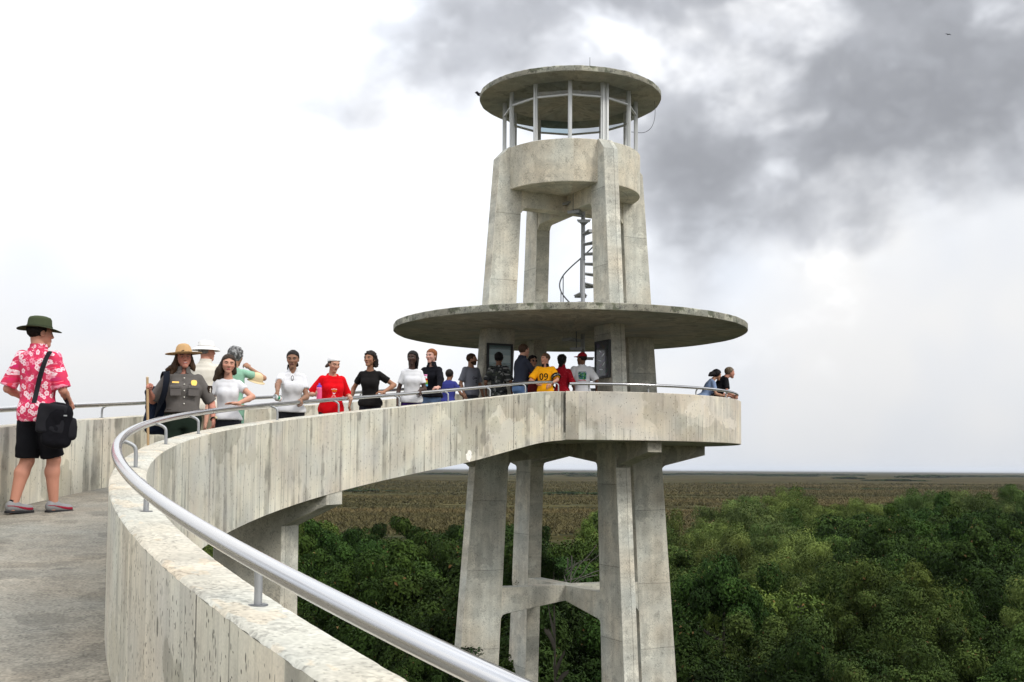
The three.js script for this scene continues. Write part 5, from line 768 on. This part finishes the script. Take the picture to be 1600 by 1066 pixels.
{ // 7: red shirt, white head scarf
  const pos = onRamp(518, .22), hand = railHand(546, .04); let bot;
  const tex = canvasTex(1024, 640, (g, w, h) => { g.fillStyle = 'rgb(204,12,24)'; g.fillRect(0, 0, w, h); const x = w / 2 - 10; g.fillStyle = 'rgb(240,225,220)'; for (let i = 0; i < 7; i++) g.fillRect(x - 42 + i * 12 + (i % 3), 252 - Math.sin(i / 6 * 3.14) * 6, 8, 14); g.fillStyle = 'rgb(226,150,40)'; for (let i = 0; i < 5; i++) g.fillRect(x - 34 + i * 14, 276, 11, 20 - (i % 2) * 6); g.fillStyle = 'rgb(225,225,230)'; g.beginPath(); g.moveTo(x, 345); g.lineTo(x - 32, 312); g.lineTo(x, 322); g.lineTo(x + 32, 312); g.closePath(); g.fill(); g.strokeStyle = 'rgb(236,200,195)'; g.lineWidth = 5; g.beginPath(); g.moveTo(x - 14, 348); g.quadraticCurveTo(x - 34, 390, x - 52, 404); g.moveTo(x + 14, 348); g.quadraticCurveTo(x + 30, 392, x + 52, 402); g.moveTo(x - 8, 352); g.lineTo(x - 20, 408); g.moveTo(x + 8, 352); g.lineTo(x + 22, 408); g.stroke(); });
  person({ lean: .1, hipBack: -.02, label: 'person in a bright red T-shirt and white head scarf looking down', pos, yaw: facing(pos, 16), H: 1.56, female: true, bust: .85, skin: SK.pale, build: 1.12, belly: .015, headYaw: rad(14), headPitch: .36, headFwd: .02, lod: 1.2, squint: true,
    shirt: { map: tex, sleeve: .9, hem: .83, fit: .03, sleeveFit: .03, flare: .01, name: 'red_shirt' }, legs: { col: [.012, .012, .016] }, hair: { style: 'short', col: [.05, .035, .026], vol: .005, low: -.09, extra: [[[-.06, -.02, -.03], [-.105, -.05, -.03], .03, .02]] },
    armL: { world: hand, pole: [.45, -.8, -.4], dirW: [.25, -.3, .9], n: [.1, .8, .4], curl: .7 }, armR: { at: [-.3, 1.13, .16], pole: [-.4, -.4, -1], dir: [-.05, .5, .9], n: [-.9, 0, .2], curl: .85 },
    extra: ({ root, onHead, arms, k }) => { const cap = ell([0, .036, -.018], [.09, .099, .11]); onHead('head_scarf', netMesh((x, y, z) => Math.max(cap(x, y, z) + n3(x * 30, y * 30, z * 30, 3) * .003, .04 + Math.max(z, -.05) * .42 - Math.max(0, -.03 - z) * 1.2 - y), [-.14, -.12, -.18], [.14, .18, .14], .006), cloth([.73, .73, .74])); bot = root.localToWorld(new THREE.Vector3(...vadd(vadd(arms[1].Wr, vn(arms[1].dir), .07 * k), [.03, .0, .01], 1))); } });
  const b = thing('water_bottle', 'pink sports bottle with a purple cap held by the person in red', 'bottle', bot);
  part(b, 'bottle_body', lathe([[0, -.1], [.034, -.1], [.038, -.092], [.038, .03], [.034, .045], [.038, .055], [.034, .075], [.0, .078]], 24), new THREE.MeshPhysicalMaterial({ color: lin(.7, .07, .2), roughness: .35, clearcoat: .4 })); part(b, 'bottle_cap', lathe([[.034, .076], [.034, .098], [.022, .106], [.012, .112], [.011, .135], [0, .138]], 24), cloth([.13, .06, .4], { rough: .5 }));
}
{ // 8: black T-shirt
  const pos = onRamp(578, .24), hand = railHand(600, .045, .02);
  person({ lean: .1, hipBack: -.02, label: 'woman in a black T-shirt with dark curly hair looking off to the left', pos, yaw: facing(pos, -8), H: 1.63, female: true, bust: .95, skin: [.3, .15, .09], headYaw: rad(-24), headPitch: -.03, lod: 1.2, lip: [.25, .09, .08],
    shirt: { col: [.012, .011, .011], sleeve: .62, hem: .88, fit: .014, name: 'black_shirt' }, legs: { col: [.012, .012, .018] }, hair: { style: 'long', col: [.014, .01, .008], vol: .016, low: -.1, curl: true, extra: [[[.03, .0, -.09], [.05, -.07, -.08], .05, .045], [[.06, -.02, -.05], [.07, -.1, -.05], .035, .03]] },
    armL: { world: hand, pole: [1, -.1, -.6], dirW: [-.85, .1, .3], n: [.2, .9, .3], curl: .6 }, armR: { at: [-.33, .93, -.02], pole: [-.5, 0, -1] } });
}
{ // 9: white T-shirt, braids
  const pos = onRamp(643, .22), hand = railHand(656, .04);
  person({ lean: .1, hipBack: -.02, label: 'dark-skinned girl with black braids and white T-shirt resting a hand on the handrail', pos, yaw: facing(pos, 6), H: 1.63, female: true, bust: .9, skin: SK.dark, headYaw: rad(-26), headPitch: .02, lod: 1.25, lip: [.05, .022, .02], brow: [.008, .006, .006],
    shirt: { col: [.62, .62, .64], sleeve: .66, hem: .88, fit: .018, name: 'white_shirt' }, legs: { col: [.028, .012, .075], len: .5, wide: .02, name: 'shorts' }, hair: { style: 'braids', col: [.007, .006, .006], vol: .012, low: -.1, extra: [[[.04, 0, -.07], [.05, -.15, -.06], .045, .025], [[-.05, 0, -.06], [-.06, -.14, -.04], .04, .02], [[0, 0, -.09], [0, -.16, -.08], .06, .04], [[.07, -.02, -.03], [.08, -.13, -.01], .025, .016]] },
    armL: { world: hand, pole: [.5, -.75, -.4], dirW: [-.1, -.6, .75], n: [.2, .6, .6], curl: .55 }, armR: { at: [-.25, .86, .08] } });
}
{ // 10: black sweater, red hair
  const pos = onRamp(674, .36), hand = railHand(686, .045, .02);
  const tex = canvasTex(1024, 640, (g, w, h) => { g.fillStyle = 'rgb(16,16,22)'; g.fillRect(0, 0, w, h); const x = w / 2 - 70; const c = ['rgb(232,150,190)', 'rgb(240,240,240)', 'rgb(225,60,60)', 'rgb(245,200,60)', 'rgb(120,190,80)', 'rgb(120,190,230)']; c.forEach((q, i) => { g.fillStyle = q; g.fillRect(x - 40, 200 + i * 36, 80, 36); }); g.fillStyle = 'rgb(40,30,60)'; g.fillRect(x - 28, 214, 56, 8); g.fillRect(x - 22, 252, 40, 8); });
  person({ label: 'red-haired girl in a black long-sleeved sweater with a rainbow print', pos, yaw: facing(pos, -22), H: 1.66, female: true, bust: .8, skin: [.52, .29, .23], headYaw: rad(-14), headPitch: .08, lod: 1.25,
    shirt: { map: tex, sleeve: 1.97, hem: .9, fit: .022, sleeveFit: .022, collar: [.01, .01, .013], name: 'sweater' }, legs: { col: [.09, .14, .24], name: 'jeans' }, hair: { style: 'tied', col: HC.red, vol: .008, low: -.08, extra: [[[0, .01, -.1], [0, -.06, -.11], .035, .025]] },
    armL: { world: hand, pole: [1, 0, -.5], dirW: [-.8, -.1, .5], n: [.2, .8, .4], curl: .6 }, armR: { at: [-.2, 1.02, .26], pole: [-.8, -.4, -.4], curl: .5 } });
}
{ // 11: the child in blue
  const pos = onRamp(700, 1.3);
  person({ label: 'small child with black hair and blue shirt half hidden behind the girl in the sweater', pos, yaw: facing(pos, 160), H: 1.3, skin: SK.brown, lod: 1.6, lean: .12, shirt: { col: [.03, .036, .17], sleeve: .6, hem: .84, fit: .024 }, legs: { col: [.05, .05, .06] }, hair: { style: 'short', col: HC.dark, vol: .012 }, armL: { at: [.3, 1.1, .3] }, armR: { at: [-.3, 1.1, .3] } });
}
{ // 12: grey T-shirt
  const pos = onDeck(736, 24.1);
  const tex = canvasTex(1024, 640, (g, w, h) => { g.fillStyle = 'rgb(122,124,134)'; g.fillRect(0, 0, w, h); const x = w / 2 - 60, y = 250; g.lineJoin = 'round'; skew(g, x, y, [[30, -6], [4, -2], [-12, 30], [0, 58], [26, 46], [34, 24], [12, 28], [40, 26], [48, 10], [52, 36], [66, 12], [70, 36], [80, 14], [92, 10], [90, 34], [104, 30], [116, 6], [112, 34], [134, 26]], 9, 'rgb(32,32,42)'); g.fillStyle = 'rgb(44,44,54)'; g.fillRect(x + 76, y + 74, 26, 26); g.fillRect(x + 112, y + 70, 12, 30); g.fillRect(x + 74, y + 114, 52, 20); });
  person({ label: 'bearded man in a grey T-shirt with dark script, standing left of the tower leg', pos, yaw: facing(pos, 38), H: 1.7, skin: SK.tan, beard: true, headYaw: rad(46), lod: 1.5, brow: HC.brown, shirt: { map: tex, sleeve: .85, hem: .86, fit: .034, sleeveFit: .03 }, legs: { col: [.05, .055, .07] }, hair: { style: 'short', col: HC.brown, vol: .009 }, armR: { at: [-.27, .9, .1] }, armL: { at: [.3, .86, .05] } });
}
{ // 13: camouflage shirt, looking at the panel
  const pos = onDeck(779, 23.55);
  const tex = canvasTex(1024, 640, (g, w, h) => { g.fillStyle = 'rgb(48,50,50)'; g.fillRect(0, 0, w, h); const r = rng(5); for (let i = 0; i < 240; i++) { g.fillStyle = ['rgb(24,25,27)', 'rgb(92,94,92)', 'rgb(62,66,58)', 'rgb(126,126,124)', 'rgb(34,36,40)'][Math.floor(r() * 5)]; g.beginPath(); const x = r() * w, y = r() * h; for (let k = 0; k < 8; k++) { const a = k / 8 * 6.28, q = 12 + r() * 32; k ? g.lineTo(x + Math.cos(a) * q, y + Math.sin(a) * q * .7) : g.moveTo(x + Math.cos(a) * q, y + Math.sin(a) * q * .7); } g.fill(); } });
  person({ label: 'person in a dark patterned camouflage shirt with back turned, facing the display panel', pos, yaw: facing(pos, 176), H: 1.67, skin: SK.brown, lod: 1.6, shirt: { map: tex, back: true, sleeve: .9, hem: .82, fit: .036, sleeveFit: .036 }, legs: { col: [.3, .26, .2] }, hair: { style: 'short', col: [.006, .006, .006], vol: .014, curl: true }, armL: { at: [.28, .95, .12] }, armR: { at: [-.28, .95, .12] } });
}
{ // 14: navy sweater
  const pos = onDeck(812, 22.75);
  person({ label: 'man in a dark navy sweater and blue jeans turning away towards the boy', pos, yaw: facing(pos, 118), H: 1.77, skin: SK.pale, headYaw: rad(12), lod: 1.5, lean: .1, shirt: { col: [.026, .03, .045], sleeve: 1.95, hem: .92, fit: .034, sleeveFit: .03, collar: 1, name: 'sweater' }, legs: { col: [.1, .17, .32], fit: .022, name: 'jeans' }, hair: { style: 'short', col: HC.brown, vol: .008 }, armL: { at: [.15, 1.06, .47], pole: [.3, -1, -.2], curl: .35, n: [.3, .8, 0] }, armR: { at: [-.16, .99, .5], pole: [-.3, -1, -.2], curl: .35, n: [-.3, .8, 0] } });
}
{ // 15: sunglasses, dark hair, red top, behind the boy
  const pos = onDeck(832, 23.5);
  person({ label: 'dark-haired person in a dull red top and sunglasses standing behind the boy', pos, yaw: facing(pos, 16), H: 1.6, female: true, bust: .6, skin: SK.tan, headYaw: rad(10), lod: 1.5, shirt: { col: [.2, .028, .03], sleeve: .95, hem: .86, fit: .026 }, legs: { col: [.1, .16, .28], name: 'jeans' }, hair: { style: 'short', col: HC.dark, vol: .02, low: -.09, curl: true }, armL: { at: [.22, 1.0, .2] }, armR: { at: [-.25, .95, .2] },
    extra: ({ onHead }) => { for (const s of [-1, 1]) { const g = onHead('sunglass_lens', new THREE.SphereGeometry(.022, 14, 10).scale(1, .72, .35).translate(s * .031, .008, .094), std(.008, .008, .01, .15)); } onHead('sunglass_frame', new THREE.TorusGeometry(.085, .003, 6, 24, Math.PI).rotateX(Math.PI / 2).scale(.95, 1, 1).translate(0, .012, .012), cloth([.01, .01, .01])); } });
}
{ // 16: the boy in the yellow jersey
  const pos = onDeck(852, 22.5);
  const tex = canvasTex(1024, 640, (g, w, h) => { g.fillStyle = 'rgb(232,160,22)'; g.fillRect(0, 0, w, h); g.fillStyle = 'rgb(24,22,20)'; g.font = 'bold 210px sans-serif'; g.textAlign = 'center'; g.textBaseline = 'middle'; g.fillText('09', w / 2 - 20, 265); });
  person({ label: 'boy in a yellow jersey numbered in black, looking left beside the handrail', pos, yaw: facing(pos, -8), H: 1.56, headScale: 1.0, skin: [.5, .25, .17], headYaw: rad(-46), headPitch: .05, lod: 1.4, shirt: { map: tex, sleeve: .86, hem: .8, fit: .03, sleeveFit: .034, collar: [.012, .012, .014], name: 'jersey' }, legs: { col: [.012, .012, .014], len: .45, wide: .03, name: 'shorts' }, hair: { style: 'short', col: [.09, .05, .028], vol: .012 },
    armL: { at: [.16, 1.07, .34], pole: [1, -.5, -.3], curl: .5, n: [0, .9, .2] }, armR: { at: [-.16, 1.1, .3], pole: [-1, -.6, -.3], curl: .5 },
    extra: ({ root, arms, k }) => { const a = arms[0], d = vn(vsub(a.El, a.S)); for (const [t, c, l] of [[.66, [.012, .012, .014], .055], [.74, [.6, .58, .5], .022], [.8, [.012, .012, .014], .03]]) { const b = part(root, 'sleeve_band', new THREE.CylinderGeometry((.046 + .052) * k, (.046 + .052) * k, l, 22, 1, true), cloth(c)); b.position.set(...vl(a.S, a.El, t)); b.quaternion.setFromUnitVectors(new THREE.Vector3(0, 1, 0), new THREE.Vector3(...d)); b.material.side = THREE.DoubleSide; } } });
}
{ // 17: red patterned shirt, back turned
  const pos = onDeck(878, 22.95);
  const tex = canvasTex(512, 320, (g, w, h) => { g.fillStyle = 'rgb(152,22,36)'; g.fillRect(0, 0, w, h); const r = rng(8); for (let i = 0; i < 420; i++) { g.fillStyle = r() < .5 ? 'rgb(190,66,76)' : 'rgb(116,14,26)'; g.fillRect(Math.floor(r() * 40) / 40 * w, Math.floor(r() * 28) / 28 * h, 6, 6); } });
  person({ label: 'black-haired person in a dark red patterned shirt standing with back turned', pos, yaw: facing(pos, 168), H: 1.58, female: true, skin: SK.brown, headYaw: rad(-10), lod: 1.5, shirt: { map: tex, sleeve: .98, hem: .78, fit: .032, sleeveFit: .03, collar: 1, flare: .012 }, legs: { col: [.02, .02, .026] }, hair: { style: 'long', col: [.007, .006, .006], vol: .016, low: -.12, curl: true, extra: [[[0, 0, -.08], [0, -.12, -.07], .06, .045]] }, armL: { at: [.22, 1.05, .24] }, armR: { at: [-.25, .98, .15] } });
}
{ // 18: red cap
  const pos = onDeck(909, 23.1);
  const tex = canvasTex(1024, 640, (g, w, h) => { g.fillStyle = 'rgb(214,214,216)'; g.fillRect(0, 0, w, h); const x = w / 2, r = rng(15); g.fillStyle = 'rgb(70,120,150)'; g.fillRect(x - 92, 170, 184, 150); for (let i = 0; i < 60; i++) { g.fillStyle = ['rgb(40,98,60)', 'rgb(90,150,80)', 'rgb(30,60,80)', 'rgb(150,190,160)', 'rgb(60,130,110)'][i % 5]; g.beginPath(); g.ellipse(x - 86 + r() * 172, 178 + r() * 136, 8 + r() * 24, 5 + r() * 14, r() * 6, 0, 7); g.fill(); } g.fillStyle = 'rgb(60,90,110)'; for (let i = 0; i < 8; i++) g.fillRect(x - 88 + i * 22, 146, 16, 18); g.fillStyle = 'rgb(200,60,80)'; for (let i = 0; i < 9; i++) g.fillRect(x - 96 + i * 21, 330 + Math.sin(i) * 4, 16, 22); });
  person({ label: 'man in a red cap and white T-shirt with a green picture on its back', pos, yaw: facing(pos, 186), H: 1.63, skin: SK.brown, headYaw: rad(50), build: 1.08, lod: 1.5, shirt: { map: tex, back: true, sleeve: .95, hem: .88, fit: .038, sleeveFit: .036 }, legs: { col: [.1, .15, .26], name: 'jeans' }, hair: { style: 'short', col: HC.dark, vol: .006 }, armL: { at: [.3, 1.0, .1] }, armR: { at: [-.33, 1.0, .12] },
    extra: ({ onHead }) => { const c = ell([0, .045, -.014], [.087, .092, .106]), vis = ell([0, .052, .1], [.075, .012, .085]); const m = cloth([.3, .012, .022]); onHead('cap', netMesh((x, y, z) => Math.min(smax(c(x, y, z), .048 - y, .006), Math.max(vis(x, y + Math.abs(x) * Math.abs(x) * 2.5, z), .05 - z)), [-.12, 0, -.15], [.12, .17, .22], .007), m); } });
}
{ // 19, 20: the pair leaning on the far rail
  const out = (p) => Math.atan2(p.x - TC.x, p.z + TC.z);
  const p1 = onDeck(1098, 24.2), p2 = onDeck(1115, 24.55);
  person({ label: 'woman with wind-blown black hair and light blue top leaning on the deck rail', pos: p1, yaw: rad(100), H: 1.5, female: true, skin: SK.tan, lean: .52, headPitch: .2, headYaw: rad(14), lod: 1.5, shirt: { col: [.2, .27, .42], sleeve: .7, hem: .9, fit: .024 }, legs: { col: [.06, .07, .1] }, hair: { style: 'long', col: [.007, .006, .007], vol: .018, low: -.1, extra: [[[0, .02, -.08], [-.03, -.02, -.17], .065, .055], [[-.03, -.02, -.16], [-.06, -.07, -.24], .055, .03]] }, armL: { at: [.15, 1.02, .5], pole: [.5, -1, -.2] }, armR: { at: [-.15, 1.02, .5], pole: [-.5, -1, -.2] } });
  person({ label: 'man in a black T-shirt leaning forward on the rounded deck rail', pos: p2, yaw: rad(96), H: 1.6, skin: SK.pink, lean: .56, headPitch: .05, headYaw: rad(6), lod: 1.5, build: 1.05, shirt: { col: [.012, .012, .014], sleeve: .75, hem: .9, fit: .028, sleeveFit: .028 }, legs: { col: [.015, .015, .02] }, hair: { style: 'short', col: [.12, .085, .055], vol: .014, grey: [.2, .16, .12] }, armL: { at: [.14, .98, .46], pole: [.5, -1, -.2] }, armR: { at: [-.14, .98, .46], pole: [-.5, -1, -.2] } });
}

// ------------------------------------------------------------------ display panels on the legs, and the birds
{
  const board = (label, phi, faceN, r, h, w, hh, draw, turn = 0) => { };
  const u = [Math.sin(FA), -Math.cos(FA)], wv = [Math.cos(FA), Math.sin(FA)];   // plan (x, z ahead): front leg's direction; right of it
  const mk = (label, cx, cz, h, nx, nz, w, hh, draw) => {
    const t = thing('display_panel', label, 'display panel', V(cx, h, cz), Math.atan2(nx, -nz), undefined), m = std(.025, .026, .028, .45, { metalness: .3 });
    for (const [x, y, a, b] of [[0, hh / 2 - .022, w, .044], [0, -hh / 2 + .022, w, .044], [-w / 2 + .022, 0, .044, hh - .088], [w / 2 - .022, 0, .044, hh - .088]]) { const f = part(t, 'frame_bar', new THREE.BoxGeometry(a, b, .05), m); f.position.set(x, y, .025); }
    const b = part(t, 'picture', new THREE.BoxGeometry(w - .088, hh - .088, .02).translate(0, 0, .02), new THREE.MeshStandardMaterial({ map: canvasTex(384, 512, draw), roughness: .6 }));
    const g = part(t, 'cover_pane', new THREE.PlaneGeometry(w - .09, hh - .09).translate(0, 0, .038), new THREE.MeshPhysicalMaterial({ color: 0xffffff, transmission: 1, thickness: 0, roughness: .06, ior: 1.5 })); g.castShadow = false;
    return t;
  };
  // left leg, on the side that faces the camera; v = front direction u
  const rl = 1.79, T2 = .3408 / 2 + .004, lx = TC.x - wv[0] * rl + u[0] * T2, lz = TC.z - wv[1] * rl + u[1] * T2;
  mk('framed display panel with a pale teal picture on the left tower leg', lx, lz, 2.285, u[0], u[1], .6, .78, (g, w, h) => { g.fillStyle = 'rgb(112,142,140)'; g.fillRect(0, 0, w, h); const r = rng(3); g.fillStyle = 'rgb(74,100,98)'; g.fillRect(0, 0, w, 60); g.fillStyle = 'rgb(140,164,160)'; g.fillRect(0, 150, w, 120); g.fillStyle = 'rgb(92,118,112)'; g.beginPath(); g.moveTo(0, 300); for (let i = 0; i <= 12; i++) g.lineTo(i / 12 * w, 290 + Math.sin(i * 1.3) * 18); g.lineTo(w, h); g.lineTo(0, h); g.fill(); for (let i = 0; i < 70; i++) { g.fillStyle = `rgba(${60 + r() * 50},${86 + r() * 40},${80 + r() * 30},.6)`; g.fillRect(r() * w, 310 + r() * 190, 3 + r() * 40, 2 + r() * 4); } });
  const rf = 1.83, fx = TC.x + u[0] * rf - wv[0] * T2, fz = TC.z + u[1] * rf - wv[1] * T2;
  mk('framed display panel with a dark picture of pale shapes on the front tower leg', fx, fz, 2.275, -wv[0], -wv[1], .6, .78, (g, w, h) => { g.fillStyle = 'rgb(58,62,68)'; g.fillRect(0, 0, w, h); const r = rng(4); for (let i = 0; i < 60; i++) { g.fillStyle = `rgba(${20 + r() * 90},${24 + r() * 90},${30 + r() * 90},.5)`; g.beginPath(); g.ellipse(r() * w, r() * h, 10 + r() * 60, 6 + r() * 30, r() * 3, 0, 7); g.fill(); } g.fillStyle = 'rgb(12,13,15)'; for (let i = 0; i < 9; i++) { g.beginPath(); g.ellipse(200 + r() * 160, 90 + r() * 330, 24 + r() * 34, 12 + r() * 30, r() * 3, 0, 7); g.fill(); } g.fillStyle = 'rgb(196,200,206)'; for (const [x, y, a, b, q] of [[120, 130, 40, 9, .4], [210, 190, 46, 10, -.5], [110, 270, 52, 8, .2], [230, 330, 44, 10, -.7], [150, 410, 60, 9, .1]]) { g.beginPath(); g.ellipse(x, y, a, b, q, 0, 7); g.fill(); } });
  // a dark bird on the edge of the roof, tail outwards, and one far off in the sky
  const dark = cloth([.012, .011, .012], { rough: .6 });
  const b1 = thing('perched_bird', 'small dark bird perched at the left edge of the tower roof, tail outward', 'bird', tp(1.97, -1.62, 8.385), -1.62 - Math.PI * .5 + Math.PI);
  part(b1, 'bird_body', netMesh(union([ell([-.05, .055, 0], [.085, .04, .038]), ell([-.13, .1, 0], [.032, .03, .028]), cone([-.15, .1, 0], [-.19, .095, 0], .012, .002)], .03), [-.25, -.02, -.1], [.1, .16, .1], .009), dark);
  part(b1, 'tail', netMesh(cone([.0, .045, 0], [.185, -.02, 0], .022, .009), [-.1, -.08, -.06], [.25, .12, .06], .007), dark);
  part(b1, 'wing', netMesh(union([ell([-.02, .06, .03], [.09, .024, .012]), ell([-.02, .06, -.03], [.09, .024, .012])], .01), [-.16, 0, -.08], [.12, .12, .08], .007), dark);
  const b2 = thing('flying_bird', 'tiny dark bird gliding far off against the grey cloud at upper right', 'bird', V((1492 - 800) / FOCAL * 230, (735 - 38) / FOCAL * 230, 230), .4);
  part(b2, 'bird_body', netMesh(union([ell([0, 0, 0], [.09, .08, .3]), ell([0, .02, .3], [.05, .05, .09])], .05), [-.2, -.2, -.5], [.2, .2, .5], .03), cloth([.05, .05, .055]));
  for (const s of [-1, 1]) { const g = new THREE.BufferGeometry(); const P = [[0, .02, .14], [s * .42, .1, .1], [s * .85, .03, -.08], [s * .42, .08, -.12], [0, .02, -.12]], t = .018, pos = [...P, ...P.map((q) => [q[0], q[1] - t, q[2]])].flat(); g.setAttribute('position', new THREE.Float32BufferAttribute(pos, 3)); g.setIndex([0, 1, 4, 1, 3, 4, 1, 2, 3, 5, 9, 6, 6, 9, 8, 6, 8, 7, 0, 5, 6, 0, 6, 1, 1, 6, 7, 1, 7, 2, 2, 7, 8, 2, 8, 3, 3, 8, 9, 3, 9, 4]); g.computeVertexNormals(); part(b2, 'wing', g, cloth([.05, .05, .055])); }
}
renderer.render(scene, camera);
